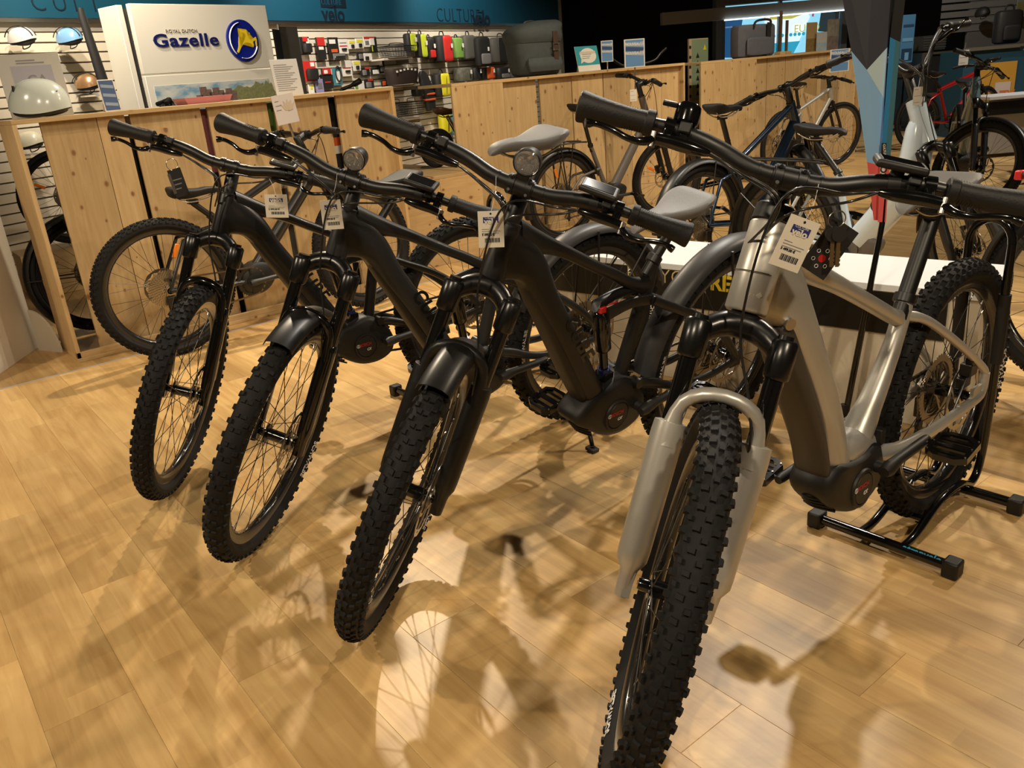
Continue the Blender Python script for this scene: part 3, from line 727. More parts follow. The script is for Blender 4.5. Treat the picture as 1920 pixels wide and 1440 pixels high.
def style_ht(root, c, A, bb, Rw, fm):
    mb = MB()
    h0 = A(c['htb'] - .02); h1 = A(c['htt'])
    mb.tube([h0, h0 + (h1 - h0) * .03, h0 + (h1 - h0) * .5, h1 - (h1 - h0) * .03, h1], [.036, .0395, .0385, .037, .034], 24)
    # down tube (silver upper shell)
    mb.loft2([(.87, .985, .975, .835, .030), (.825, .91, .93, .81, .036), (.791, .842, .875, .778, .040), (.715, .700, .785, .665, .0405), (.63, .541, .700, .515, .0405), (.592, .430, .672, .400, .044), (.575, .385, .650, .352, .047)], 20, 3.2, 4)
    mb.loft2([(.885, .985, .90, .925, .028), (.82, .935, .83, .885, .024), (.74, .885, .755, .838, .0225), (.62, .822, .632, .786, .021), (.47, .745, .482, .712, .0195), (.36, .690, .372, .655, .019), (.31, .675, .32, .632, .018)], 16, 2.5, 4)
    mb.tube(smooth([(.306, 0, .705), (.318, 0, .655), (.355, 0, .58), (.42, 0, .49), (.478, 0, .425), (.52, 0, .37)], 3), [.0215] * 6 + [.023, .024, .026, .028, .030, .034, .036, .038, .04, .04], 18)
    mb.tube(smooth([(.60, 0, .40), (.54, 0, .395), (.47, 0, .385), (.41, 0, .37)], 3), [.04, .045, .046, .045, .044, .042, .04, .038, .034, .03], 18)
    for sg in (-1, 1):
        mb.tube(smooth([(.315, sg * .010, .662), (.255, sg * .040, .638), (.10, sg * .066, .535), (-.03, sg * .074, .445), (-.055, sg * .076, .42)], 4), [.0135] * 3 + [.0115] * 14, 12, flat=.8)
        mb.tube(smooth([(.48, sg * .030, .365), (.40, sg * .056, .352), (.25, sg * .066, .345), (.10, sg * .072, .350), (-.02, sg * .076, .358), (-.05, sg * .076, .375), (-.056, sg * .076, .42)], 4), [.022] * 4 + [.020] * 4 + [.0165] * 17, 12, flat=.72)
        mb.box((-.008, sg * .076, Rw + .004), (.055, .009, .05))
    fr = mb.build('frame', fm, root, sharp=60)
    bt = MB().loft2([(.862, .795, .885, .775, .030), (.842, .770, .872, .735, .0385), (.782, .655, .806, .618, .042), (.706, .505, .728, .475, .042), (.672, .405, .694, .385, .042), (.66, .385, .678, .37, .036)], 18, 3.6, 4)
    bc_ = bt.build('battery_cover', M_BAT, fr, sharp=60)
    MB().cyl((.866, .026, .79), (.872, .040, .788), .012, n=18).build('battery_lock', M_ALU, bc_)
    hd = A(c['htb'] + .055); 
    lg = MB()
    for k in range(3):                                      # three rhombs of the head badge
        a = k * 2 * PI / 3 + .5; q = [(.0075 * math.cos(a) + .006 * math.cos(b), .0075 * math.sin(a) + .006 * math.sin(b)) for b in (a - .5, a + .9, a + 2.2, a + 3.7)]
        lg.prism(q, 0, .0012)
    dirf = V((.72, .69, 0)); o = A(c['htb'] + .02) + dirf * .0392
    lg.xform(frame_M(o, V((-.69, .72, 0)), (0, 0, 1)) @ Matrix.Rotation(PI, 4, 'Z')).build('head_badge', mat('badge silver', (.8, .78, .72), .3, .6), fr)
    ln = MB().tube([A(c['htb'] + .055) + V((math.cos(q) * .0402, math.sin(q) * .0402, math.cos(q) * .016)) for q in [R_(v) for v in range(-70, 75, 8)]], .0009, 5).build('head_line', M_BLK, fr)
    out = [(.705, .355), (.670, .405), (.600, .395), (.545, .390), (.495, .400), (.455, .385), (.435, .340), (.445, .285), (.495, .255), (.565, .250), (.645, .285)]
    motor_unit(root, out, .055, .555, .312, bb, M_MTB, None, .047)
    ca = MB().box((.02, .060, Rw + .085), (.045, .03, .035)).box((.03, .055, Rw + .05), (.05, .02, .03)).cyl((.02, .055, Rw + .11), (.02, .075, Rw + .11), .018, n=14)
    ca.build('rear_caliper', M_BLK, root, bevel=.003)
    MB().tube(smooth([(.03, .062, Rw + .07), (.08, .066, Rw + .02), (.16, .062, Rw - .06), (.28, .058, .33)], 5), .003, 8).build('rear_hose', M_CAB, root)
    MB().box((.455, .040, .405), (.022, .02, .04)).build('frame_plug', M_MTB, root, bevel=.003)
def style_simple(root, c, A, bb, Rw, fm):
    """background bicycles: plain tubes, optional drive unit and low step-through frame"""
    mb = MB(); h0 = A(c.get('htb', .50)); h1 = A(c.get('htt', .66)); ht = h1.lerp(h0, .15); hb_ = h1.lerp(h0, .85)
    st = V(c['seat_top']); d = c.get('dt', .028); t = c.get('tt', .017)
    hr = c.get('hr', 1.0); mb.tube([h0, h1], [.030 * hr, .027 * hr], 16)
    lo = bb + V((.04, 0, .04))
    if c.get('curve'):
        mb.tube(smooth([tuple(h1.lerp(h0, .45)), tuple(h0.lerp(lo, .35) + V((.03, 0, -.01))), tuple(lo)], 5), [d * k_ for k_ in (.60, .78, .88, .95, 1, 1, 1, 1, .98, .96, .94)], 12, flat=.85)
    else: mb.tube([hb_, lo], [d * .95, d * 1.05], 16, flat=.85)
    if c.get('frame') == 'step':
        mb.tube(smooth([tuple(h1.lerp(h0, .3)), tuple(h0.lerp(lo, .55) + V((-.05, 0, .05))), tuple(bb.lerp(st, .35))], 5), [t] * 11, 12)
    elif c.get('frame') != 'mono':
        mb.tube([ht, bb.lerp(st, c.get('ttj', .93))], [t * 1.15, t], 14)
    mb.tube([st, bb.lerp(st, .5), bb], [.0175, .0185, .022], 16)
    for sg in (-1, 1):
        if c.get('seatstay', True): mb.tube([bb.lerp(st, c.get('ssj', .85)) + V((0, sg * .015, 0)), V((.12, sg * .055, Rw + .24)) if c.get('ssj', .85) > .7 else V((.15, sg * .05, Rw + .14)), (0, sg * .068, Rw)], [.011, .010, .009], 10)
        mb.tube([bb + V((-.01, sg * .03, 0)), (bb.x - .12, sg * .055, bb.z + .008), (0, sg * .068, Rw)], [.015, .013, .011], 10)
    fr = mb.build('frame', fm, root, sharp=60)
    if c.get('logo'):
        txt, sz, m2 = c['logo']; ex = (hb_ - lo).normalized(); ez = V((-ex.z, 0, ex.x)); 
        for sg in (-1, 1):
            o = lo.lerp(hb_, .5) + V((0, sg * (d * .86 + .0012), 0)) - ez * sz * .35
            x = ex if sg < 0 else -ex; z = ez if sg < 0 else -ez
            if sg > 0: o = lo.lerp(hb_, .5) + V((0, sg * (d * .86 + .0012), 0)) + ez * sz * .35
            text_mb(txt, sz, .0008, .001, .15, 'C', 1.1).xform(frame_M(o, x, z)).build('brand_lettering', m2, fr)
    if c.get('motor', True):
        x, z = bb.x, bb.z
        out = [(x + .16, z + .04), (x + .10, z + .085), (x + .03, z + .09), (x - .04, z + .04), (x - .04, z - .05), (x + .03, z - .08), (x + .11, z - .05)]
        mbm = MB(); P = smooth(out, 3, True); rr = []
        for y, s in ((-.05, .85), (-.04, 1), (.04, 1), (.05, .85)):
            rr.append([V((x + .04 + (a - x - .04) * s, y, z + (b - z) * s)) for a, b in P])
        mbm.rings(rr); mbm.cyl((x + .02, -.058, z), (x + .02, .058, z), .045, n=24); mbm.build('drive_unit', c.get('motor_mat', M_MTB), root, sharp=45)
    if c.get('battery'):
        p, q = h0.lerp(lo, .15), h0.lerp(lo, .9)
        MB().tube([p + V((.012, 0, -.02)), q + V((.012, 0, -.02))], [d * .8, d * .85], 12).build('battery_cover', c['battery'], fr)
# ================================================================== the room
M_DARK = mat('dark paint', (.006, .006, .0065), .85, noise=.2, nscale=3)
M_BASE = mat('floor joint', (.24, .15, .065), .8)
M_CREAM = mat('cream laminate', (.62, .56, .45), .45, noise=.03, nscale=8)
M_WPANEL = mat('white board', (.66, .61, .52), .5, noise=.03, nscale=6)
PW, PL = .193, 1.215
FL_L, FL_D, FL_K = (.66, .445, .19), (.43, .245, .082), (.30, .15, .05)
M_FLOOR = wood('maple laminate', FL_L, FL_D, FL_K, 'Y', .38, 'object', 22, .62, False, 0, PW / 3, .15)
M_FLOOR2 = wood('maple laminate far', FL_L, FL_D, FL_K, 'Y', .44, 'island', 22, .5, False, 0, 0, .15)
M_PINE = wood('pine board', (.56, .395, .195), (.43, .275, .115), (.20, .085, .03), 'Z', .5, 'object', 16, .35)
M_PINEX = wood('pine board long', (.58, .41, .205), (.45, .29, .125), (.21, .09, .03), 'X', .5, 'object', 16, .35)

floor = struct(MB().bb(-5, 22, -5, 22, -.05, -.008).build('floor', M_BASE))
PW, PL = .193, 1.215
def plank_mb(w=PW - .0004, l=PL - .0005, h=.0078):
    e = .0007; mb = MB()
    rr = []
    for z, k in ((-h, 0), (-e * .6, 0), (0, e)):
        rr.append([V((-w / 2 + k, -l / 2 + k, z)), V((w / 2 - k, -l / 2 + k, z)), V((w / 2 - k, l / 2 - k, z)), V((-w / 2 + k, l / 2 - k, z))])
    return mb.rings(rr)
_pm = plank_mb().mesh('plank', M_FLOOR, 20)
spots = []
for i in range(-24, 100):
    offy = (i * .437) % 1 * PL
    for j in range(-4, 18):
        x = (i + .5) * PW; y = j * PL + offy
        d = V((x, y, 0)) - CAM_P; f = d.dot(FWD); s = d.dot(RGT)
        if f < .2 or abs(s) > f * .72 + .9 or f > 22: continue
        spots.append((f, x, y))
spots.sort()
for f, x, y in spots[:300]: inst('plank', _pm, floor, Matrix.Translation((x, y, 0)))
far = MB(); pv = plank_mb()
for f, x, y in spots[300:]: far.add([(a + x, b + y, c) for a, b, c in pv.v], pv.f)
tag(far.build('plank', M_FLOOR2, floor, sharp=20), kind='stuff')
tape = MB().bb(-.6, 3.0, 4.655, 4.672, .0001, .0006).build('trim_1', mat('grey floor strip', (.33, .34, .36), .5)); struct(tape)

struct(MB().bb(-5, 22, -5, 22, 3.6, 3.7).build('ceiling', M_DARK))
struct(MB().bb(-5.1, -5, -5, 22, -.05, 3.6).build('wall_left', mat('side wall', (.35, .31, .25), .8)))
struct(MB().bb(-5, 22, -5.1, -5, -.05, 3.6).build('wall_front', mat('rear room wall', (.35, .31, .25), .8)))
struct(MB().bb(22, 22.1, -5, 22, -.05, 3.6).build('wall_right', M_DARK))
WB = at_d(1200, 60, 18.0); WB.z = 0
wbM = frame_M(WB, RGT, (0, 0, 1))
struct(MB().bb(-9, 14, 0, .1, -.05, 3.6).build('wall_back', M_DARK, M=wbM))

# ------------------------------------------------------------------ slat wall with blue fascia
SA = R_(22); SP = V((2.01, 8.502, 0)); SD = V((math.cos(SA), math.sin(SA), 0)); SN = V((math.sin(SA), -math.cos(SA), 0))     # SN points into the shop
SWM = frame_M(SP, SD, (0, 0, 1))
def on_slat(u, v, out=0.0):
    p = on_plane(u, v, SP + SN * out, SN); return p
s1 = (on_slat(1048, 60) - SP).dot(SD)
sw = struct(MB().bb(-3, s1, .022, .06, 0, 2.6).build('wall_slat', mat('slat groove', (.16, .13, .10), .7), M=SWM))
_sl = MB(); g0 = .083
rr = [[V((-3, y, z)), V((s1, y, z))] for y, z in ()]
slm = MB().add([(-3, .02, 0), (s1, .02, 0), (s1, 0, .004), (-3, 0, .004), (s1, 0, g0 - .012), (-3, 0, g0 - .012), (s1, .02, g0 - .008), (-3, .02, g0 - .008)], [(0, 1, 2, 3), (3, 2, 4, 5), (5, 4, 6, 7)]).mesh('slat', M_CREAM)
zb = on_slat(400, 36).z
for k in range(int(zb / g0)):
    inst('slat', slm, sw, Matrix.Translation((0, 0, zb - .03 - (k + 1) * g0)))
M_BLUE = mat('blue fascia', (.005, .055, .095), .45, noise=.05, nscale=3)
fas = MB().bb(-3, s1 - .1, -.06, -.001, zb - .012, zb + .42).build('fascia', M_BLUE, M=SWM); tag(fas, 'long blue fascia panel with shop lettering above the slatted wall', 'sign')
MB().bb(-3, s1 - .1, -.055, .0, zb - .045, zb - .012).build('metal_strip', M_ALU, fas)
M_INK = mat('dark blue lettering', (.004, .012, .022), .5)
def slat_text(s, u, v, size, bold=0.0, out=.063, parent=fas, m=None, ax='C', nm='lettering', sp=1.0, inv=True):
    p = on_slat(u, v, out); q = SWM.inverted() @ p
    t = text_mb(s, size, .004, bold, 0, ax, sp)
    return t.build(nm, m or M_INK, parent, M=Matrix.Translation((q.x, q.y, q.z)))
def velo_sign(u, v, size, bold, out):
    t = text_mb('velo', size, .004, bold, 0, 'C'); t.bb(-size * .33, size * .12, -.002, .002, size * .60, size * .645)
    q = SWM.inverted() @ on_slat(u, v, out); t.build('lettering', M_INK, fas, M=Matrix.Translation((q.x, q.y, q.z)))
slat_text('CULT', 128, 21, .20, -.003, sp=1.5)
velo_sign(627, 40, .24, .006, .063); MB().box((0, 0, 0), (.46, .004, .10)).build('lettering_bar', M_INK, fas, M=Matrix.Translation((SWM.inverted() @ on_slat(625, 6, .063)) + V((0, 0, 0))))
slat_text('CULTURE', 622, 9, .085, .0, .066, m=M_BLUE)
slat_text('CULTURE', 862, 41, .26, -.004, sp=1.1); velo_sign(904, 48, .30, .010, .068)
post = struct(MB().bb(s1 - .1, s1 + .05, -.05, .02, 0, zb + .42).build('trim_2', M_CREAM, M=SWM))

# ------------------------------------------------------------------ pine counters
def counter(name, label, x0, x1, y, z, boards, depth=.42, end=.022, inset=.045, flush=None, lip=.055):
    r = thing(name, label, 'counter', Matrix.Translation((x0, y, 0)))
    L = x1 - x0
    MB().bb(0, L, 0, depth, z - .022, z).build('top_board', M_PINEX, r, bevel=.002)
    MB().bb(0, L, 0, depth, 0, .022).bb(0, L, 0, .02, .022, lip).build('bottom_board', M_PINEX, r, bevel=.002)
    if flush is None: MB().bb(0, end, 0, depth, .022, z - .022).build('side_panel', M_PINE, r, bevel=.002)
    else: MB().bb(0, flush - x0, 0, .022, .0, z - .0225).build('side_panel', M_PINE, r, bevel=.002)
    MB().bb(L - end, L, 0, depth, .022, z - .022).build('side_panel', M_PINE, r, bevel=.002)
    for a, b in boards:
        MB().bb(a - x0, b - x0, inset, inset + .02, .022, z - .022).build('plank', M_PINE, r, bevel=.001)
    return r
counter('pine_counter', 'knotty pine counter of vertical boards behind the parked bikes on the left', .705, 2.87, 4.79, 1.252,
        [(.835, 1.10), (1.103, 1.240), (1.267, 1.643), (1.682, 2.033), (2.076, 2.426), (2.480, 2.848)])
counter('pine_counter', 'knotty pine counter with a grey canvas bag on top behind the grey city bike', 3.667, 6.28, 5.296, 1.232,
        [(4.16, 4.517), (4.557, 4.899), (4.912, 5.263), (5.276, 5.60), (5.604, 6.0), (6.004, 6.26)], .46, .022, .045, 4.149)
counter('pine_counter', 'knotty pine counter in front of the lit shop window', 6.83, 9.78, 5.56, 1.222,
        [(7.74, 7.963), (7.975, 8.296), (8.306, 8.603), (8.61, 8.923), (8.93, 9.35), (9.355, 9.76)], .46, .022, .045, 7.727)
# low plinth between the counters
r = thing('plinth', 'low pine display plinth standing between the two tall pine counters', 'plinth', Matrix.Translation((2.88, 5.0, 0)))
MB().bb(0, .78, 0, 1.1, .61, .634).build('top_board', M_PINEX, r, bevel=.002)
MB().bb(.01, .40, .0, .02, 0, .609).build('plank', M_PINEX, r, bevel=.002); MB().bb(.402, .77, .0, .02, 0, .609).build('plank', M_PINEX, r, bevel=.002)
MB().bb(.01, .03, .02, 1.08, 0, .609).build('side_panel', M_PINE, r)
# white boards at the far left
p0, p1 = V((.20, 4.74, 0)), V((.605, 5.36, 0))
d = (p1 - p0); bx = MB().bb(0, d.length, -.008, .008, 0, 1.205).build('white_board', M_WPANEL, M=frame_M(p0, d, (0, 0, 1)), bevel=.002)
tag(bx, 'tall plain white board standing beside the left end of the pine counter', 'board')
q = [(0, 0)] + [(.19 * math.cos(a), .24 * math.sin(a)) for a in [PI / 2 * k / 10 for k in range(11)]]
qo = MB().prism([(a, b) for a, b in q], -.006, .006).build('quarter_panel', M_WPANEL, M=frame_M((.60, 5.28, 0), (.09, -.18, 0), (0, 0, 1)))
tag(qo, 'small quarter round white panel on the floor against the white board', 'panel')

# ------------------------------------------------------------------ white display table behind the bikes
TA, TB_ = V((2.40, 2.85, 0)), V((2.715, 1.08, 0)); td = TB_ - TA; TL = td.length
TM = frame_M(TA, td, (0, 0, 1))
M_TW = mat('white laminate', (.74, .76, .78), .35); M_TF = mat('cream front', (.60, .53, .41), .5)
r = thing('display_table', 'low white display table with black lettered band behind the bikes', 'table', TM)
MB().bb(0, TL, 0, .42, .475, .5).build('table_top', M_TW, r, bevel=.002)
MB().bb(.0, TL, .012, .41, .0, .474).build('table_body', M_TF, r, bevel=.002)
bd = MB().bb(.0, TL - .10, .004, .012, .325, .468).build('black_band', M_BLK, r)
M_YEL = mat('yellow print', (.75, .55, .03), .5); M_PALE = mat('pale yellow print', (.62, .50, .22), .5)
def band_txt(s, u, v, size, bold, m):
    n_ = V((td.y, -td.x, 0)).normalized(); q = TM.inverted() @ on_plane(u, v, TA, n_)
    text_mb(s, size, .0006, bold).build('lettering', m, r, M=Matrix.Translation((q.x, .0034, q.z)))
band_txt('PE', 1174, 523, .085, -.0012, M_PALE); band_txt('YOU', 1236, 530, .085, -.0012, M_PALE); band_txt('RÊV', 1330, 543, .085, .0025, M_YEL)
# ================================================================== the four bicycles in front
M_F1 = mat('black frame paint', (.0055, .0052, .005), .36, coat=.15)
M_F2 = mat('slate frame paint', (.019, .0205, .022), .40, coat=.1)
M_F3 = mat('matt black frame paint', (.0075, .0072, .007), .44)
M_GUARD = mat('grey mudguard', (.030, .030, .032), .46)
M_SAD = mat('grey saddle', (.20, .20, .205), .55, bump=.3, nscale=400)
M_SADB = mat('black saddle', (.012, .0125, .015), .62, spec=.3)
fs = dict(style=style_fs, R=.372, sr=.031)
B1 = bike('mountain_bike', 'black electric mountain bike farthest left of the front row, without mudguards', (1.919, 2.809), R_(-179.04), R_(1.63), R_(53.3),
     dict(fs, sweep=.012, rise=.027, barw=.776, bar=.762, stem=.051, frame_mat=M_F1, tyre='A', seat_top=(.402, 0, .775), saddle=(.315, .925, 0), saddle_mat=M_SADB, crank=R_(4), grip_flare=1))
B2 = bike('mountain_bike', 'dark slate electric mountain bike second from left in the front row', (1.995, 2.217), R_(179.88), R_(8.87), R_(42.2),
     dict(fs, sweep=.035, rise=.027, barw=.806, bar=.754, stem=.051, frame_mat=M_F2, fork_bulge=1.08, tyre='B', seat_top=(.402, 0, .775), saddle=(.295, 1.085, 0), saddle_mat=M_SAD, crank=R_(4), light=True, front_guard=(R_(78), R_(128)), rear_guard=(R_(25), R_(165)), guard_mat=M_BLK, guard_mat2=M_GUARD, kickstand=True, lettering=['SCHWALBE', 'SCHWALBE']))
B3 = bike('mountain_bike', 'matt black electric mountain bike third from left in the front row', (2.089, 1.706), R_(-178.0), R_(11.2), R_(37.7),
     dict(fs, sweep=.0, rise=.028, barw=.77, bar=.758, stem=.057, frame_mat=M_F3, tyre='A', seat_top=(.402, 0, .775), saddle=(.345, .905, R_(-4)), saddle_mat=M_SAD, crank=R_(10), light=True, fork_mat=M_BLK, fork_bulge=1.3, front_guard=(R_(78), R_(128)), rear_guard=(R_(5), R_(165)), guard_mat=M_BLK, guard_mat2=M_GUARD, kickstand=True, lettering=['SCHWALBE', 'SCHWALBE']))
B4 = bike('mountain_bike', 'silver electric hardtail bike nearest the camera on a floor stand', (2.191, .942), R_(-177.7), R_(.53), R_(37.6),
     dict(style=style_ht, R=.366, sr=.032, wb=1.236, ha=1.121, offs=.044, bb=(.492, 0, .345), htb=.554, htt=.705, bar=.765, stem=.091, crown=.482, barw=.774, rise=.039, sweep=-.018,
          frame_mat=M_SILV, fork_mat=M_SILV, fork_bulge=1.5, leg=.078, tyre='C', seat_top=(.306, 0, .70), saddle=(.205, .935, 0), saddle_mat=M_SAD, crank=R_(6), bell=True, headset=True, post=.0195, lettering=['SCHWALBE', 'SCHWALBE'], crank_mat=M_MTB))
# ================================================================== helpers for small goods
def colr(name, c, rough=.5, **k): return mat(name, c, rough, **k)
C_RED = colr('red goods', (.50, .025, .02), .45); C_BLK = colr('black goods', (.014, .013, .012), .55); C_WHT = colr('white card', (.72, .69, .62), .6)
C_LIME = colr('lime goods', (.52, .60, .03), .5); C_GRN = colr('green goods', (.16, .30, .06), .5); C_OLV = colr('olive grey goods', (.075, .072, .06), .6)
C_GRY = colr('grey goods', (.16, .155, .15), .6); C_TEAL = colr('teal goods', (.05, .20, .26), .5); C_ORG = colr('orange goods', (.62, .10, .02), .5)
C_BRN = colr('brown cloth', (.030, .018, .015), .7); C_PUR = colr('lilac card', (.25, .23, .42), .6); C_YEL = colr('yellow goods', (.70, .62, .02), .5)
C_NAVY = colr('navy card', (.035, .07, .17), .5); C_SKY = colr('sky card', (.11, .24, .45), .5); C_PINK = colr('pink plastic', (.45, .16, .19), .5)
C_WIRE = colr('black wire', (.012, .012, .012), .4, metal=.3); C_CAM = colr('camo print', (.10, .095, .07), .7, noise=.8, nscale=30)

def superloft(st, n=20, p=3.0):
    """stations (z, half width x, half depth y, cx, cy) -> soft box"""
    mb = MB(); rr = []
    for z, a, b, cx, cy in st:
        ring = []
        for j in range(n):
            q = 2 * PI * j / n; c, s = math.cos(q), math.sin(q)
            ring.append(V((cx + a * math.copysign(abs(c) ** (2 / p), c), cy + b * math.copysign(abs(s) ** (2 / p), s), z)))
        rr.append(ring)
    return mb.rings(rr)
def softbox(w, h, d, r=.25, n=20, p=3.2):
    st = smooth([(0, w * .5 * (1 - r), d * .5 * (1 - r), 0, 0), (h * .04, w * .5 * (1 - r * .4), d * .5 * (1 - r * .4), 0, 0), (h * .15, w * .5, d * .5, 0, 0), (h * .85, w * .5, d * .5, 0, 0), (h * .96, w * .5 * (1 - r * .4), d * .5 * (1 - r * .4), 0, 0), (h, w * .5 * (1 - r), d * .5 * (1 - r), 0, 0)], 2)
    return superloft(st, n, p)
def slat_frame(u0, v0, u1, v1, out):
    """frame on the slat wall whose origin is the bottom middle of a photo box; returns matrix, width, height"""
    a = SWM.inverted() @ on_slat((u0 + u1) / 2, v1, out); b = SWM.inverted() @ on_slat((u0 + u1) / 2, v0, out)
    l = SWM.inverted() @ on_slat(u0, (v0 + v1) / 2, out); r_ = SWM.inverted() @ on_slat(u1, (v0 + v1) / 2, out)
    return SWM @ Matrix.Translation((a.x, a.y, a.z)), (r_ - l).x, b.z - a.z
def peg(r, z, L=.09, x=0): MB().tube([(x, L, z), (x, -.004, z), (x, -.008, z + .012)], .003, 6).build('peg', M_STL, r)
GOODS = 'goods hanging on the slatted wall'
def card_item(name, label, cat, box, base, blocks, d=.012, out=.06):
    M, w, h = slat_frame(*box, out); r = thing(name, label, cat, M, GOODS)
    MB().bb(-w / 2, w / 2, -d / 2, d / 2, 0, h).build('backing_card', base, r, bevel=.002)
    for k, (x0, x1, z0, z1, m, nm, t) in enumerate(blocks):
        o = softbox((x1 - x0) * w, (z1 - z0) * h, t, .3, 16) if t > .012 else MB().bb(-(x1 - x0) * w / 2, (x1 - x0) * w / 2, -t / 2, t / 2, 0, (z1 - z0) * h)
        o.build(nm, m, r, loc=(((x0 + x1) / 2 - .5) * w, -d / 2 - t / 2 - .0005, z0 * h))
    peg(r, h * .95)
    return r
def bag_item(name, label, box, main, accent=None, d=.16, out=.14, handle=True, pocket=None, strap=None, grp=GOODS, cat='bag', tagc=True, zipm=None):
    M, w, h = slat_frame(*box, out); w *= .86; r = thing(name, label, cat, M, grp); hh = h * (.88 if handle else 1)
    softbox(w, hh, d, .25).build('body', main, r)
    if accent: softbox(w * .62, hh * .96, d * .3, .3).build('front_panel', accent, r, loc=(0, -d * .42, hh * .02))
    if pocket: softbox(w * .7, hh * .36, d * .22, .3).build('pocket', pocket, r, loc=(0, -d * .5, hh * .08))
    if strap: MB().bb(-w * .07, w * .07, -.006, .006, hh * .05, hh * .95).build('strap', strap, r, loc=(0, -d * .5 - .02, 0))
    if zipm: MB().tube(smooth([(-w * .05, -d * .53, hh * .1), (0, -d * .56, hh * .45), (w * .04, -d * .53, hh * .85)], 5), .008, 6).build('zip', zipm, r)
    if handle: MB().tube(smooth([(-w * .16, 0, hh * .96), (-w * .10, 0, h * 1.0), (w * .10, 0, h * 1.0), (w * .16, 0, hh * .96)], 4), .008, 8).build('handle', C_BLK, r)
    if tagc: MB().bb(-.02, .02, -.002, .002, 0, .055).build('tag', C_WHT, r, loc=(w * .12, -d * .62 - .01, hh * .52))
    return r
def shelf(label, box, out=.26):
    M, w, h = slat_frame(*box, out); r = thing('wall_shelf', label, 'shelf', M, 'shelves on the slatted wall')
    MB().bb(-w / 2, w / 2, 0, out - .004, -.012, .012).build('shelf_board', M_CREAM, r, bevel=.002)
    MB().bb(-w / 2 + .02, -w / 2 + .03, .05, out - .004, -.06, -.0125).build('bracket', M_STL, r); MB().bb(w / 2 - .03, w / 2 - .02, .05, out - .004, -.06, -.0125).build('bracket', M_STL, r)
    return r

# ------------------------------------------------------------------ goods on the slat wall
card_item('saddle_bag', 'small black saddle bag on red-topped card, leftmost in upper goods row', 'bag', (565, 69, 583, 101), C_BLK, [(.1, .9, .05, .6, C_BLK, 'pouch', .06), (.3, .8, .72, 1, C_RED, 'header', .004), (.65, .95, .62, .9, C_WHT, 'price_label', .003)])
card_item('pump_pack', 'narrow black package with red rounded top in upper goods row', 'package', (597, 70, 613, 112), C_BLK, [(.1, .9, .62, 1, C_RED, 'header', .012), (.2, .75, .45, .6, C_WHT, 'price_label', .003)])
card_item('tool_pack', 'tall black tool package with white label in upper goods row', 'package', (619, 70, 638, 110), C_BLK, [(.1, .7, .70, .9, C_WHT, 'price_label', .003), (.2, .8, .3, .45, C_ORG, 'print', .003)])
card_item('blister_card', 'large white printed card in upper goods row right of the black tool package', 'package', (636, 73, 654, 101), C_WHT, [(.1, .9, .50, .56, C_RED, 'print', .003), (.25, .75, .24, .38, C_BLK, 'light', .02), (.15, .85, .72, .76, C_GRY, 'print', .003)])
card_item('blister_card', 'small white card with yellow print, first of the pair in upper goods row', 'package', (654, 75, 667, 92), C_WHT, [(.1, .9, .62, .88, C_YEL, 'print', .003), (.3, .7, .15, .5, C_BLK, 'light', .02)])
card_item('blister_card', 'small white card with yellow print, second of the pair in upper goods row', 'package', (668, 72, 682, 91), C_WHT, [(.1, .9, .62, .88, C_YEL, 'print', .003), (.3, .7, .15, .5, C_BLK, 'light', .02)])
card_item('blister_card', 'white card with red header at right end of upper goods row', 'package', (683, 69, 694, 88), C_WHT, [(0, 1, .8, 1, C_RED, 'header', .004), (.2, .8, .2, .6, C_GRY, 'print', .003)])
card_item('light_set', 'black light set half behind a white card at right end of upper goods row', 'package', (695, 69, 708, 97), C_BLK, [(0, .6, .45, .9, C_WHT, 'card', .006), (.0, .7, .9, 1, C_RED, 'header', .005), (.2, .3, .02, .4, C_LIME, 'strap', .004)])
card_item('multi_tool', 'folded grey multi tool hanging low below the black tool package', 'tool', (626, 100, 648, 112), C_GRY, [(.05, .95, .2, .6, M_ALU, 'blade', .02)], out=.13)
card_item('lamp_pack', 'small black lamp hanging left of a white buckle card', 'lamp', (670, 98, 682, 114), C_BLK, [(.2, .8, .2, .8, C_GRY, 'lens', .02)])
card_item('buckle_card', 'small white buckle card hanging right of the small black lamp', 'package', (683, 100, 698, 114), C_WHT, [(.1, .5, .1, .6, C_BLK, 'buckle', .02)])
card_item('pump_card', 'red card with black round pump, leftmost in lower goods row', 'package', (572, 114, 595, 152), C_RED, [(.1, .95, .05, .62, C_BLK, 'pump', .06), (.6, .9, .72, .92, C_WHT, 'price_label', .003)])
card_item('lock_card', 'black and red rounded lock card in lower goods row', 'package', (607, 127, 625, 167), C_BLK, [(.1, .9, .7, .98, C_RED, 'header', .012), (.15, .6, .72, .9, C_WHT, 'price_label', .014), (.2, .8, .3, .36, C_RED, 'print', .003)])
r = card_item('cable_lock', 'teal card holding a looped black cable lock', 'lock', (627, 127, 643, 160), C_TEAL, [(.25, .75, .15, .8, C_WHT, 'print', .004)])
MB().tube([(.045 * math.cos(a), -.022, .13 + .085 * math.sin(a)) for a in [2 * PI * k / 20 for k in range(20)]], .008, 8, close=True).build('cable', C_BLK, r)
card_item('blister_card', 'large white printed card in lower goods row beside the teal card', 'package', (643, 113, 661, 143), C_WHT, [(.1, .9, .50, .56, C_RED, 'print', .003), (.25, .75, .24, .38, C_BLK, 'light', .02)])
card_item('blister_card', 'small white card with yellow print alone in lower goods row', 'package', (663, 113, 677, 133), C_WHT, [(.1, .9, .62, .88, C_YEL, 'print', .003), (.3, .7, .15, .5, C_BLK, 'light', .02)])
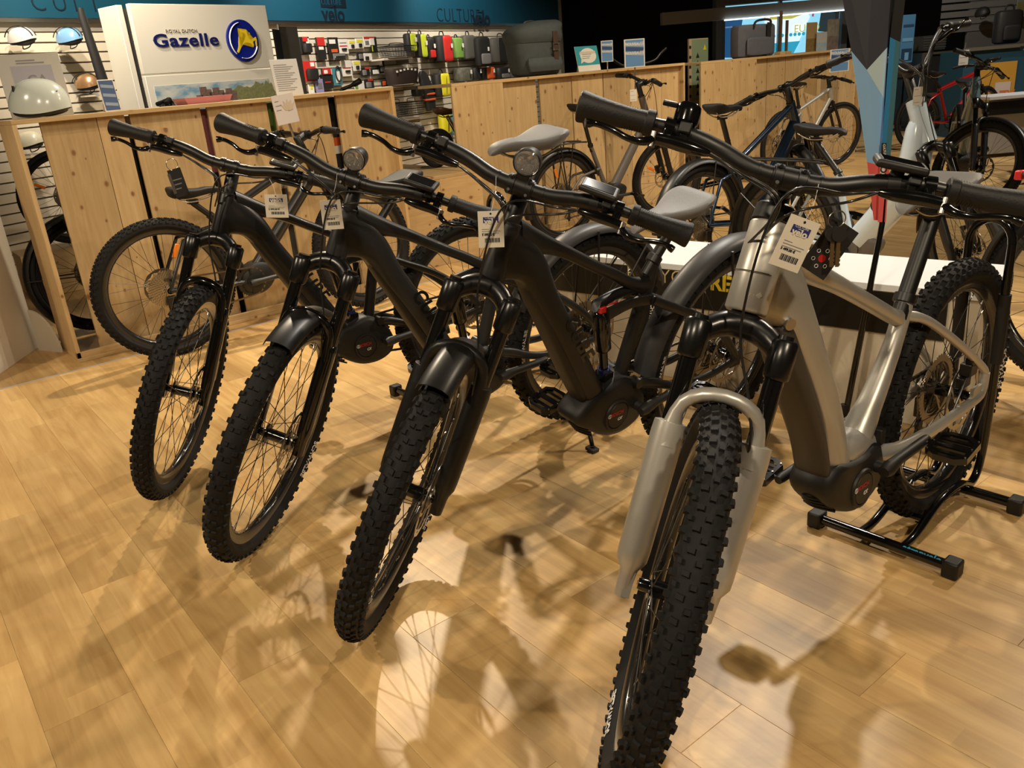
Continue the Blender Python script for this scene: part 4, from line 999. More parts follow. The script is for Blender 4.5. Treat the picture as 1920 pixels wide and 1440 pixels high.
card_item('clip_set', 'cluster of black clips with red tag in lower goods row', 'clip', (677, 126, 694, 143), C_BLK, [(.1, .5, .1, .7, C_GRY, 'clip', .03), (.5, 1, .75, 1, C_RED, 'header', .005)])
card_item('clip_set', 'black clips with white tag in lower goods row', 'clip', (696, 127, 711, 140), C_BLK, [(.2, .9, .1, .7, C_WHT, 'print', .01)])
card_item('pedal_pack', 'narrow black item with white label beside the shelves', 'package', (710, 110, 722, 137), C_BLK, [(.2, .7, .5, .8, C_WHT, 'price_label', .004), (.2, .8, .1, .4, C_GRY, 'pedal', .03)])
card_item('clip_set', 'black clips with red tag just above the left counter top', 'clip', (684, 148, 702, 166), C_BLK, [(.1, .6, .1, .7, C_GRY, 'clip', .03), (.4, .9, .78, 1, C_RED, 'header', .005)])
card_item('blister_card', 'green edged white card just above the left counter top', 'package', (666, 152, 684, 170), C_WHT, [(0, .3, 0, 1, C_GRN, 'print', .003)])
card_item('sleeve_card', 'lilac card just above the left counter top', 'package', (594, 148, 608, 174), C_PUR, [(.2, .8, .3, .7, C_GRY, 'print', .003)])
card_item('blister_card', 'small white card at the left end just above the counter top', 'package', (580, 158, 590, 176), C_WHT, [(.3, .7, .5, .9, C_YEL, 'print', .003)])
card_item('hook_pack', 'small black and red package hanging beside the wire baskets', 'package', (718, 150, 728, 182), C_BLK, [(.2, .8, .7, .95, C_ORG, 'header', .004)])
shelf('upper cream shelf under the black wire basket', (720, 104, 774, 110)); shelf('middle cream shelf under the brown cloth basket', (728, 155, 788, 161)); shelf('lower cream shelf under the two small wire baskets', (737, 218, 795, 224))
def wire_basket(label, box, out=.25, d=.20, mat_=None, taper=.82):
    M, w, h = slat_frame(*box, out); r = thing('wire_basket', label, 'basket', M, 'baskets on the wall shelves')
    n = 9; mb = MB()
    for k in range(7):
        z = .015 + (h - .02) * k / 6; s = taper + (1 - taper) * k / 6; a, b = w / 2 * s, d / 2 * s
        MB().tube([(-a, -b, z), (a, -b, z), (a, b, z), (-a, b, z)], .003 if k < 6 else .006, 5, close=True).build('wire_ring' if k < 6 else 'rim', C_WIRE, r)
    up = MB()
    for sx, sy, ex, ey in ((-1, -1, 1, -1), (1, -1, 1, 1), (1, 1, -1, 1), (-1, 1, -1, -1)):
        for k in range(n):
            t = k / n; x = sx + (ex - sx) * t; y = sy + (ey - sy) * t
            up.cyl((x * w / 2 * taper, y * d / 2 * taper, .012), (x * w / 2, y * d / 2, h), .002, n=4, cap=False)
    tag(up.build('upright_wires', C_WIRE, r), kind='stuff')
    MB().bb(-w / 2 * taper, w / 2 * taper, -d / 2 * taper, d / 2 * taper, .012, .018).build('basket_floor', C_WIRE, r)
    MB().tube(smooth([(-w * .25, 0, h), (-w * .22, 0, h * 1.22), (w * .22, 0, h * 1.22), (w * .25, 0, h)], 4), .005, 6).build('handle', C_WIRE, r)
    return r
wire_basket('large black wire basket on the upper cream shelf', (720, 86, 772, 108))
wire_basket('small black wire basket at left on the lower cream shelf', (733, 192, 758, 218)); wire_basket('small black wire basket at right on the lower cream shelf', (760, 190, 788, 218))
M, w, h = slat_frame(729, 128, 782, 158, .26); r = thing('cloth_basket', 'dark brown cloth basket with white dotted rim on the middle shelf', 'basket', M)
superloft(smooth([(0, w * .42, .09, 0, 0), (h * .3, w * .46, .10, 0, 0), (h * .8, w * .5, .11, 0, 0), (h, w * .5, .11, 0, 0)], 3)).build('body', C_BRN, r)
for k in range(7): MB().bb(-.018, .018, -.004, .004, -.012, .012).build('rim_dot', C_WHT, r, loc=((k - 3) * w * .13, -.112, h * (.92 - .03 * abs(k - 3) ** 1.3)), bevel=.003)
bag_item('helmet_bag', 'lime and black round bag, upper left of the hanging bags', (761, 58, 781, 97), C_BLK, C_LIME, .12); bag_item('helmet_bag', 'lime and black round bag, lower and right of its twin', (782, 58, 801, 108), C_BLK, C_LIME, .12)
bag_item('pannier_bag', 'bright red roll top pannier bag with white tag', (817, 60, 848, 117), C_BLK, C_RED, .2); bag_item('pannier_bag', 'black pannier bag with red edge hanging behind the bright red pannier', (799, 66, 815, 112), C_BLK, None, .12, .10, pocket=C_RED)
bag_item('pannier_bag', 'bright green slim pannier bag', (848, 66, 868, 110), C_GRN, None, .14); bag_item('pannier_bag', 'plain olive grey roll top pannier bag', (868, 60, 892, 112), C_OLV, None, .14, tagc=False)
bag_item('pannier_bag', 'black crumpled pannier bag with tan tag', (893, 62, 921, 125), C_BLK, None, .12, .24, pocket=C_GRY); bag_item('pannier_bag', 'black angular pannier bag next to the canvas backpack', (920, 64, 962, 118), C_OLV, C_BLK, .16)
bag_item('backpack', 'bright yellow backpack with black zip hanging under the red pannier', (815, 131, 845, 181), C_BLK, C_YEL, .16, zipm=C_BLK, tagc=False)
bag_item('bar_bag', 'camouflage round bag just above the second counter', (855, 127, 884, 153), C_CAM, None, .18, handle=False); bag_item('bar_bag', 'small black bag between the camouflage and the red bags', (884, 127, 899, 149), C_BLK, None, .14, handle=False)
bag_item('bar_bag', 'orange red saddle bag just above the second counter', (900, 126, 928, 149), C_BLK, C_ORG, .16, handle=False); bag_item('bar_bag', 'black and white saddle bag just above the second counter', (929, 126, 955, 148), C_BLK, None, .16, handle=False, pocket=C_GRY)
bag_item('bar_bag', 'dark grey bag tucked behind the canvas backpack', (955, 124, 972, 146), C_OLV, None, .14, handle=False, tagc=False)
bag_item('pannier_bag', 'black bag below the brown cloth basket', (775, 163, 791, 181), C_BLK, None, .12, tagc=False)
bag_item('backpack', 'yellow bag hanging low behind the folding bike seat', (826, 208, 846, 250), C_YEL, None, .12, tagc=False, zipm=C_BLK); bag_item('backpack', 'dark teal bag hanging low beside the second counter', (843, 205, 862, 252), C_TEAL, None, .12, tagc=False)
M, w, h = slat_frame(792, 132, 816, 208, .10); r = thing('knee_guards', 'black knee guards with orange straps hanging from the wall', 'guards', M)
superloft(smooth([(0, w * .30, .04, w * .2, 0), (h * .3, w * .36, .05, w * .14, 0), (h * .6, w * .4, .05, 0, 0), (h * .9, w * .3, .03, -w * .15, 0), (h, w * .12, .02, -w * .2, 0)], 3)).build('pad', C_BLK, r)
for k, z in enumerate((.28, .42, .58)): MB().tube([(w * .14 + w * .4 * math.cos(a), .055 * math.sin(a), h * z) for a in [2 * PI * j / 16 for j in range(16)]], .014, 6, close=True).build('strap', C_ORG, r)

# ------------------------------------------------------------------ helmets
def helmet(name, label, M, shell, s=1.0, stripes=None, group=None, cat='helmet', vents=True, deep=1.0, strap=True):
    r = thing(name, label, cat, M, group); mb = MB(); rr = []; n = 28
    for k in range(11):
        a = (k / 10) * PI / 2 * .98; z = .135 * deep * math.sin(a); q = math.cos(a) ** .8
        rr.append([V(((.140 + .008 * math.cos(t)) * q * math.cos(t) * s, .105 * q * math.sin(t) * s, (z + .010 * math.cos(t) * q + .012 * math.cos(2 * t) * q * (1 - k / 10)) * s)) for t in [2 * PI * j / n for j in range(n)]])
    top = mb.rings(rr, False); mb.f.append(tuple(10 * n + j for j in range(n)))
    mb.build('shell', shell, r)
    MB().rings([[V((p.x * .9, p.y * .9, p.z + .004)) for p in rr[0]], [V((p.x * .86, p.y * .86, p.z - .018)) for p in rr[0]], [V((p.x * .7, p.y * .7, p.z - .01)) for p in rr[0]]]).build('liner', C_BLK, r)
    if stripes:
        for y in (-.034, .034):
            pts = [(.150 * math.cos(a) * s, y * s, (.139 * deep * math.sin(a) + .006) * s) for a in [PI * (.1 + .8 * j / 14) for j in range(15)]]
            MB().tube(pts, .010 * s, 6, flat=.35, up=(0, 1, 0)).build('stripe', stripes, r)
    if vents:
        for t, z in ((.5, .075), (.5, .045), (2.4, .09), (-.5, .075), (-2.4, .09)):
            p = V((.138 * math.cos(math.asin(min(.99, z / .135))) ** .8 * math.cos(t), .108 * math.cos(math.asin(min(.99, z / .135))) ** .8 * math.sin(t), z * deep)) * s
            MB().box((0, 0, 0), (.008 * s, .010 * s, .026 * s), Matrix.Rotation(t, 3, 'Z')).build('vent', C_BLK, r, loc=p)
    if strap: MB().tube(smooth([(.05 * s, -.09 * s, .0), (.03 * s, -.06 * s, -.05 * s), (.0, 0, -.07 * s), (.03 * s, .06 * s, -.05 * s), (.05 * s, .09 * s, 0)], 5), .004, 6).build('chin_strap', C_BLK, r)
    return r
M_HW = mat('white helmet', (.66, .64, .58), .25, coat=.6); M_HB = mat('blue helmet', (.16, .33, .55), .22, coat=.7); M_HZ = mat('bronze helmet', (.30, .17, .08), .25, coat=.6, metal=.4); M_HM = mat('pale mint helmet', (.50, .54, .50), .18, coat=.7); M_HC = mat('cream helmet', (.70, .66, .50), .3, coat=.4)
def helmet_on_slat(label, u, v, shell, stripes, ang, s=.80):
    p = on_slat(u, v, .20); M = Matrix.Translation(p) @ Matrix.Rotation(math.atan2(SN.y, SN.x) + ang, 4, 'Z')
    helmet('bike_helmet', label, M, shell, s, stripes, 'helmets on the slatted wall')
    pr = tag(MB().box((0, 0, 0), (.11, .11, .012)).build('helmet_shelf', M_CREAM, M=Matrix.Translation(p + V((0, 0, -.075))) @ Matrix.Rotation(SA, 4, 'Z')), label.replace('helmet', 'helmet bracket').replace('bike ', ''), 'bracket')
    return p
helmet_on_slat('white bike helmet with dark stripes at far left of slatted wall', 41, 78, M_HW, C_BLK, .5)
helmet_on_slat('light blue bike helmet with dark stripes on slatted wall', 130, 78, M_HB, C_BLK, .5)
helmet_on_slat('bronze bike helmet low on the slatted wall', 165, 163, M_HZ, C_BLK, .7)
helmet_on_slat('cream bike helmet seen through the gap of the counter', 57, 272, M_HC, None, .4)
hp = on_plane(75, 207, (0, 4.93, 0), (0, 1, 0)); 
helmet('bike_helmet', 'pale mint bike helmet resting on the left counter top', Matrix.Translation((hp.x, hp.y + .02, 1.285)) @ Matrix.Rotation(R_(-28), 4, 'Z') @ Matrix.Rotation(R_(6), 4, 'Y'), M_HM, 1.05, None, None, vents=True, deep=1.1, strap=False)

# ------------------------------------------------------------------ brand display board
GB = on_plane(290, 200, SP + SN * .9, SN); GM = frame_M((GB.x, GB.y, 0), V((math.cos(R_(16)), math.sin(R_(16)), 0)), (0, 0, 1)); GN = V((math.sin(R_(16)), -math.cos(R_(16)), 0))
def on_board(u, v, out=0): return GM.inverted() @ on_plane(u, v, V((GB.x, GB.y, 0)) + GN * out, GN)
q0, q1, q2, q3 = on_board(236, 4), on_board(503, 12), on_board(272, 138), on_board(514, 130)
bx0 = on_board(262, 100).x; bx1 = on_board(506, 60).x; bz1 = (q0.z + q1.z) / 2; bz0 = .3; zm = (q2.z + q3.z) / 2
M_GW = mat('display board white', (.70, .66, .56), .5)
r = thing('brand_board', 'tall white brand board with blue emblem above a printed sky banner', 'sign', GM)
MB().bb(bx0, bx1, 0, .05, zm + .006, bz1).build('upper_panel', M_GW, r, bevel=.004)
MB().bb(bx0, bx1, 0, .05, bz0, zm - .006).build('lower_panel', M_GW, r, bevel=.004)
MB().bb(bx0 - .10, bx0 - .05, .02, .30, bz0, bz1 - .01).build('side_frame', M_GW, r, bevel=.004); MB().bb(bx0 - .05, bx0, .05, .24, bz0, bz1 - .03).build('side_recess', C_BLK, r)
M_SKYP = bpy.data.materials.new('printed sky'); M_SKYP.use_nodes = True
_nt = M_SKYP.node_tree; _b2 = _nt.nodes['Principled BSDF']; _tc = _nt.nodes.new('ShaderNodeTexCoord'); _n = _nt.nodes.new('ShaderNodeTexNoise'); _n.inputs['Scale'].default_value = 5; _n.inputs['Detail'].default_value = 6
_mp = _nt.nodes.new('ShaderNodeMapping'); _mp.inputs['Scale'].default_value = (1, 1, 2.6); _nt.links.new(_tc.outputs['Object'], _mp.inputs[0]); _nt.links.new(_mp.outputs[0], _n.inputs['Vector'])
_r = ramp(_nt, [(.38, (.16, .30, .42)), (.52, (.45, .50, .50)), (.66, (.62, .60, .52))]); _nt.links.new(_n.outputs['Fac'], _r.inputs[0]); _nt.links.new(_r.outputs[0], _b2.inputs['Base Color']); _b2.inputs['Roughness'].default_value = .5
a, b = on_board(288, 158, .003), on_board(508, 150, .003)
pr = MB().bb(a.x, b.x - .03, -.004, 0, bz0 + .02, (a.z + b.z) / 2).build('banner_print', M_SKYP, r)
C_TREE = colr('printed trees', (.20, .21, .09), .6, noise=.6, nscale=40); C_FOLK = colr('printed skyline', (.16, .10, .08), .6, noise=.8, nscale=50)
for k, (u, v, ww, hh) in enumerate(((455, 178, .30, .16), (487, 175, .22, .20), (505, 178, .16, .24))):
    p = on_board(u, v, .008); q = [(ww / 2 * math.cos(t) * (1 + .18 * math.sin(5 * t + k)), hh * .5 * math.sin(t) * (1 + .15 * math.cos(7 * t))) for t in [2 * PI * j / 24 for j in range(24)]]
    MB().prism(q, -.001, .001).build('printed_tree', C_TREE, r, loc=(p.x, -.006 - .0015 * k, p.z))
for k in range(9):
    p = on_board(376 + k * 8, 185 - (k * 37 % 7), .008); MB().bb(-.035, .035, -.001, .001, -.06, .03 + .03 * (k * 53 % 3)).build('printed_house', C_FOLK, r, loc=(p.x, -.0062, p.z))
M_NVY = mat('navy lettering', (.006, .010, .10), .4); M_GRYL = mat('grey lettering', (.30, .27, .22), .5); M_EYEL = mat('emblem yellow', (.85, .62, .02), .4); M_EBLU = mat('emblem blue', (.006, .014, .22), .3); M_EWHT = mat('emblem white', (.8, .8, .78), .4)
def board_txt(s, u, v, target_u, bold, m, dep=.014, sp=1.0, zs=1.0):
    p = on_board(u, v); e = on_board(target_u, v); t = text_mb(s, .1, dep, bold, 0, 'L', sp); x1 = max(a[0] for a in t.v); k = (e.x - p.x) / x1
    t.v = [(x * k, y, z * k * zs) for x, y, z in t.v]; t.build('lettering', m, r, loc=(p.x, -dep / 2 - .001, p.z))
board_txt('Gazelle', 288, 88, 411, .0016, M_NVY, .008, 1.08, .70); board_txt('ROYAL DUTCH', 310, 61, 369, .0, M_GRYL, .004, 1.0, .8)
ec = on_board(453.5, 76.5); ew = (on_board(483, 76).x - on_board(425, 76).x) / 2; eh = (on_board(453, 37).z - on_board(453, 116).z) / 2
em = MB().prism([(ew * math.cos(t), eh * math.sin(t)) for t in [2 * PI * j / 48 for j in range(48)]], -.02, 0).build('emblem', M_EBLU, r, loc=(ec.x, -.001, ec.z))
for t0, t1 in ((1.75, 3.95), (-1.9, -.35)):
    MB().tube([(ew * .86 * math.cos(t0 + (t1 - t0) * j / 16), -.021, eh * .86 * math.sin(t0 + (t1 - t0) * j / 16)) for j in range(17)], .012, 6, flat=.3, up=(0, 1, 0)).build('emblem_arc', M_EWHT, em)
ant = [(-.26, .62), (-.02, .50), (.18, .50), (.30, .55), (.34, .46), (.52, .36), (.47, .28), (.33, .27), (.36, .10), (.52, .02), (.70, .10), (.88, .17), (.92, .02), (.86, -.32), (.80, -.30), (.80, .0), (.62, -.06), (.66, -.22), (.58, -.36), (.52, -.20), (.42, -.14), (.10, -.10), (-.10, -.20), (-.28, -.38), (-.48, -.62), (-.56, -.56), (-.40, -.28), (-.34, -.02), (-.28, .20), (-.12, .12), (.10, .07), (.20, .26), (.12, .38), (-.08, .42)]
bm = bmesh.new(); vsn = [bm.verts.new((x * ew * .95, -.0215, z * eh * .95)) for x, z in ant]; bm.faces.new(vsn); bmesh.ops.triangulate(bm, faces=bm.faces[:]); ex_ = bmesh.ops.extrude_face_region(bm, geom=bm.faces[:]); bmesh.ops.translate(bm, verts=[e for e in ex_['geom'] if isinstance(e, bmesh.types.BMVert)], vec=(0, -.004, 0))
me = bpy.data.meshes.new('leaping_antelope'); bm.to_mesh(me); bm.free(); me.materials.append(M_EYEL); inst('leaping_antelope', me, em)
board_txt('Gazelle', 471, 175, 494, .0, M_INK, .002)
# black floor pole beside the board
p = on_slat(232, 190, .8); g = MB().tube([(p.x - .06, p.y, .0), (p.x - .1, p.y, 1.2), (p.x - .16, p.y, 1.95), (p.x - .16, p.y, 2.02)], [.05, .05, .03, .02], 10, flat=.5).build('folded_banner', C_BLK); tag(g, 'folded black banner leaning beside the white brand board', 'banner')
# grey standing panel right of the board
p = on_slat(543, 180, .9); r = thing('standing_panel', 'tall folded dark grey standing panel right of the brand board', 'panel', Matrix.Translation((p.x, p.y, 0)) @ Matrix.Rotation(SA + .15, 4, 'Z'))
zt = on_slat(555, 50, .9).z
MB().bb(-.17, .0, -.01, .01, .05, zt - .03).build('panel_leaf', C_BLK, r, M=Matrix.Rotation(.3, 4, 'Z')); MB().bb(0, .26, -.01, .01, .05, zt).build('panel_leaf', mat('grey felt', (.075, .070, .062), .8), r, M=Matrix.Rotation(-.12, 4, 'Z')); MB().cyl((0, 0, 0), (0, 0, zt + .02), .012).build('panel_hinge', M_STL, r)
# ================================================================== things on and around the counters
def ybox(u0, v0, u1, v1, y):
    a = on_plane(u0, (v0 + v1) / 2, (0, y, 0), (0, 1, 0)); b = on_plane(u1, (v0 + v1) / 2, (0, y, 0), (0, 1, 0))
    t = on_plane((u0 + u1) / 2, v0, (0, y, 0), (0, 1, 0)); l = on_plane((u0 + u1) / 2, v1, (0, y, 0), (0, 1, 0))
    return (a.x + b.x) / 2, b.x - a.x, l.z, t.z - l.z
M_PRN = mat('grey print', (.20, .20, .21), .6)
def print_lines(r, w, h, rows, y=-.0032, m=None, x0=.1, x1=.9, z1=.85, z0=.15, nm='print_line'):
    for k in range(rows):
        z = h * (z1 - (z1 - z0) * k / max(1, rows - 1)); f = .6 + .4 * ((k * 37) % 10) / 10
        MB().bb(-w / 2 + w * x0, -w / 2 + w * (x0 + (x1 - x0) * f), y - .0004, y, z - h * .010, z + h * .010).build(nm, m or M_PRN, r)
def easel_card(name, label, cat, box, y, base, zfloor=None, tilt=.12, yaw=0, fill=None):
    x, w_, z, h = ybox(*box, y)
    if zfloor is not None: h = z + h - zfloor; z = zfloor
    r = thing(name, label, cat, Matrix.Translation((x, y, z)) @ Matrix.Rotation(yaw, 4, 'Z'))
    T = Matrix.Rotation(-tilt, 4, 'X')
    c = MB().bb(-w_ / 2, w_ / 2, -.003, .003, 0, h).build('card', base, r, M=T, bevel=.001)
    if fill: fill(c, w_, h)
    MB().bb(-w_ * .35, w_ * .35, -.0015, .0015, 0, h * .8).build('easel_back', base, r, M=Matrix.Translation((0, .30 * h, 0.001)) @ Matrix.Rotation(.26, 4, 'X'))
    return r
def fill_ga(c, w, h):
    MB().bb(-w * .30, w * .34, -.0038, -.003, h * .28, h * .82).build('print_block', mat('lilac print', (.34, .33, .38), .6), c)
    text_mb('GA', h * .22, .0006, .001, 0, 'C').build('lettering', M_PRN, c, loc=(.02, -.0042, h * .52)); print_lines(c, w, h, 2, z1=.9, z0=.86, x0=.3, x1=.8)
easel_card('poster_board', 'pale poster board with grey letters standing behind the mint helmet', 'poster', (4, 100, 124, 212), 5.12, mat('poster paper', (.46, .44, .40), .6), 1.2525, .06, fill=fill_ga)
def fill_nav(c, w, h):
    MB().bb(-w * .46, w * .46, -.0038, -.003, h * .03, h * .97).build('print_block', C_NAVY, c)
    for k, z in enumerate((.78, .50, .22)): MB().box((0, -.0042, h * z), (w * .8, .0006, h * .10), Matrix.Rotation(.12, 3, 'Y')).build('print_stripe', mat('slate print', (.20, .25, .33), .6), c)
easel_card('price_card', 'small navy striped card standing on the left counter', 'card', (189, 148, 222, 205), 4.98, C_WHT, 1.2525, .12, .25, fill_nav)
easel_card('price_list', 'white printed price list in a clear stand on the left counter', 'sign', (512, 110, 566, 180), 5.0, mat('list paper', (.50, .51, .53), .5), 1.2525, .12, .1, lambda c, w, h: print_lines(c, w, h, 13))
x, w_, z, h = ybox(335, 184, 425, 198, 5.0)
r = thing('pink_tray', 'shallow pink plastic tray lying on the left counter', 'tray', Matrix.Translation((x, 5.0, 1.2525)))
ring = []
for s, zz in ((.88, 0), (1, .035), (.97, .035), (.86, .006)): ring.append([V((a * w_ / 2 * s, b * .11 * s, zz)) for a, b in ((-1, -1), (1, -1), (1, 1), (-1, 1))])
MB().rings(ring).build('tray_body', C_PINK, r, bevel=.003)
# handlebar of a bike leaning behind the left counter shows above its top
g = MB().tube(smooth([on_plane(640, 168, (0, 5.35, 0), (0, 1, 0)), on_plane(660, 160, (0, 5.3, 0), (0, 1, 0)), on_plane(676, 151, (0, 5.25, 0), (0, 1, 0))], 4), [.012] * 5 + [.019] * 4, 10)
pp = on_plane(640, 168, (0, 5.35, 0), (0, 1, 0)); g.cyl(pp, (pp.x, pp.y, 0.0), .013, n=10); g.build('handlebar', M_BLK, thing('parked_bike', 'black bike bar end sticking up behind the left counter', 'bicycle'))

# tall cartons stored behind the boards, glimpsed through the gaps
def carton(label, x, bands, group='cartons behind the left counter'):
    r = thing('tall_carton', label, 'box', Matrix.Translation((x, 4.97, .0225)), group); z = 0
    for h, m in bands: MB().bb(-.07, .07, -.05, .05, z, z + h - .001).build('printed_band', m, r); z += h
carton('black and white tall carton behind the first gap of the left counter', 1.26, [(.35, C_WHT), (.75, C_BLK), (.1, C_WHT)])
carton('tall carton with pink top behind the second gap of the left counter', 1.67, [(.3, C_BLK), (.25, C_RED), (.3, C_BLK), (.35, C_PINK)])
carton('tall carton with green top behind the third gap of the left counter', 2.06, [(.7, C_GRY), (.3, C_WHT), (.2, C_GRN)])
carton('black tall carton with white speckles behind the fourth gap of the left counter', 2.46, [(.5, C_BLK), (.06, C_WHT), (.3, C_BLK), (.05, C_WHT), (.05, C_ORG), (.24, C_BLK)])

# canvas backpack on the second counter
x, w_, z, h = ybox(960, 38, 1044, 142, 5.48)
M_CANV = mat('grey green canvas', (.050, .060, .061), .8, noise=.25, nscale=25, bump=.5); M_LEA = mat('brown leather', (.05, .022, .010), .6)
r = thing('canvas_backpack', 'grey canvas roll top backpack with brown leather strap on the second counter', 'bag', Matrix.Translation((x, 5.5, 1.2325)) @ Matrix.Rotation(-.1, 4, 'Z'))
superloft(smooth([(0, w_ * .34, .11, .02, 0), (h * .06, w_ * .41, .14, .01, 0), (h * .3, w_ * .45, .15, .0, 0), (h * .6, w_ * .48, .15, -.005, 0), (h * .68, w_ * .48, .15, 0, 0)], 3), 28).build('body', M_CANV, r)
superloft(smooth([(h * .60, w_ * .49, .155, 0, 0), (h * .70, w_ * .51, .17, 0, 0), (h * .82, w_ * .50, .165, .0, 0), (h * .93, w_ * .44, .13, .05, 0), (h, w_ * .22, .06, .14, .02)], 3), 28).build('flap', M_CANV, r)
MB().bb(-.022, .022, -.006, .006, h * .20, h * .78).build('strap', M_LEA, r, loc=(.10, -.172, 0), bevel=.003)
MB().tube([(-.03, 0, -.025), (.03, 0, -.025), (.03, 0, .025), (-.03, 0, .025)], .005, 6, close=True).build('buckle', M_ALU, r, loc=(.10, -.184, h * .50))
MB().tube(smooth([(-.06, .03, h * .9), (-.05, .03, h * .98), (.03, .03, h * 1.0), (.05, .03, h * .95)], 4), .008, 8).build('handle', C_BLK, r)
superloft(smooth([(h * .08, w_ * .32, .03, .0, -.15), (h * .2, w_ * .36, .04, 0, -.15), (h * .32, w_ * .34, .02, 0, -.15)], 3)).build('front_pocket', M_CANV, r)
# teal tent card with speech bubble
def fill_tent(c, w, h):
    MB().bb(-w * .5, w * .5, -.0038, -.003, h * .24, h).build('print_block', mat('teal print', (.035, .30, .36), .5), c)
    MB().prism([(w * .36 * math.cos(t), h * .30 * math.sin(t)) for t in [2 * PI * j / 32 for j in range(32)]] , -.0006, 0).build('speech_bubble', C_WHT, c, loc=(.01, -.004, h * .62))
    MB().prism([(0, 0), (.04, .015), (.02, .06)], -.0006, 0).build('bubble_tail', C_WHT, c, loc=(-w * .34, -.004, h * .32)); print_lines(c, w, h, 4, -.0048, M_PRN, .26, .74, .74, .52)
easel_card('tent_card', 'teal tent card with white speech bubble on the second counter', 'card', (1082, 85, 1128, 136), 5.45, C_WHT, 1.2325, .2, .1, fill_tent)
def news_card(label, box, y, zstem, group='blue novelty cards'):
    x, w_, z, h = ybox(*box, y); r = thing('novelty_card', label, 'card', Matrix.Translation((x, y, z)) @ Matrix.Rotation(-.25, 4, 'Z'), group)
    MB().bb(-w_ / 2, w_ / 2, -.003, .003, 0, h).build('card', C_WHT, r)
    MB().bb(-w_ * .45, w_ * .45, -.0038, -.003, h * .03, h * .97).build('print_block', C_SKY, r)
    for zz in (.80, .48): 
        MB().box((0, -.0044, h * zz), (w_ * .88, .0006, h * .11), Matrix.Rotation(.08, 3, 'Y')).build('print_stripe', mat('grey blue print', (.33, .38, .45), .6), r)
        text_mb('NOUVEAUTÉ', w_ * .155, .0005, .0003, 0, 'C').build('lettering', C_WHT, r, loc=(0, -.0052, h * (zz - .02)))
    MB().box((0, -.0044, h * .64), (w_ * .88, .0006, h * .14), Matrix.Rotation(.08, 3, 'Y')).build('print_stripe', C_NAVY, r)
    MB().tube([(0, 0, 0), (.004, .005, zstem * .5 - z * .5), (0, .0, zstem - z)], .006, 8).build('clip', M_ALU, r)
    return r
news_card('blue and white novelty card clipped to the grey city bike handlebar', (1174, 73, 1205, 126), 4.9, 1.07)
news_card('narrow blue novelty card at the left behind the second counter', (1129, 76, 1147, 116), 5.62, 1.2335)
news_card('blue and white novelty card on the silver bike before the third counter', (1561, 92, 1587, 134), 5.35, 1.0)
# leaflet on the black bike by the left counter
x, w_, z, h = ybox(516, 176, 558, 232, 4.42); r = thing('leaflet', 'pale leaflet with faded leaf print clipped above a bike handlebar', 'leaflet', Matrix.Translation((x, 4.42, z)) @ Matrix.Rotation(-.1, 4, 'Y'))
MB().bb(-w_ / 2, w_ / 2, -.002, .002, 0, h).build('sheet', mat('leaflet paper', (.55, .49, .46), .6), r)
for k in range(5): MB().prism([(0, 0), (.012, .02), (0, .06), (-.012, .02)], -.0008, 0, Matrix.Rotation(-.8 + .4 * k, 4, 'Y')).build('leaf_print', mat('faded leaf print', (.48, .39, .28), .6), r, loc=(.02, -.0024 - .0004 * k, h * .42))
print_lines(r, w_, h, 3, -.003, x0=.1, x1=.4, z1=.8, z0=.5); MB().tube([(0, 0, 0), (.004, 0, -.03), (.01, .01, -.075)], .007, 8).build('clip', M_ALU, r)
# tall height chart between the counters
x, w_, z, h = ybox(1291, 72, 1326, 236, 6.3); r = thing('height_chart', 'narrow pale green height chart board between the tall counters', 'sign', Matrix.Translation((x, 6.3, max(.02, z - .9))))
zz0 = max(.02, z - .9); H = z + h - zz0; o = z - zz0
MB().bb(-w_ / 2, w_ / 2, -.01, .01, 0, H).build('board', mat('chart wood', (.42, .32, .20), .6), r)
MB().bb(-w_ * .36, w_ * .5, -.012, -.01, o + h * .30, H - .01).build('print_block', mat('chart green', (.20, .27, .17), .6), r); MB().bb(-w_ * .36, w_ * .5, -.012, -.01, o + .02, o + h * .30).build('print_block', mat('chart cream', (.42, .40, .32), .6), r)
for k in range(7): MB().prism([(-.028, 0), (.028, 0), (0, .055)], -.0134, -.0122).build('pictogram', C_BLK if k else C_YEL, r, loc=(-.02 if k else .1, 0, H - .12 - k * h * .085))
for k in range(4): MB().prism([(-.04, 0), (.04, 0), (0, .08)], -.0134, -.0122).build('pictogram', mat('chart blue', (.20, .38, .42), .6), r, loc=(-.05 + .11 * (k % 2), 0, o + h * (.20 - .10 * (k // 2))))
for k in range(8): MB().bb(-w_ * .5, -w_ * .40, -.0125, -.0115, 0, .03).build('tick', C_BLK, r, loc=(0, 0, H - .1 - k * h * .11))

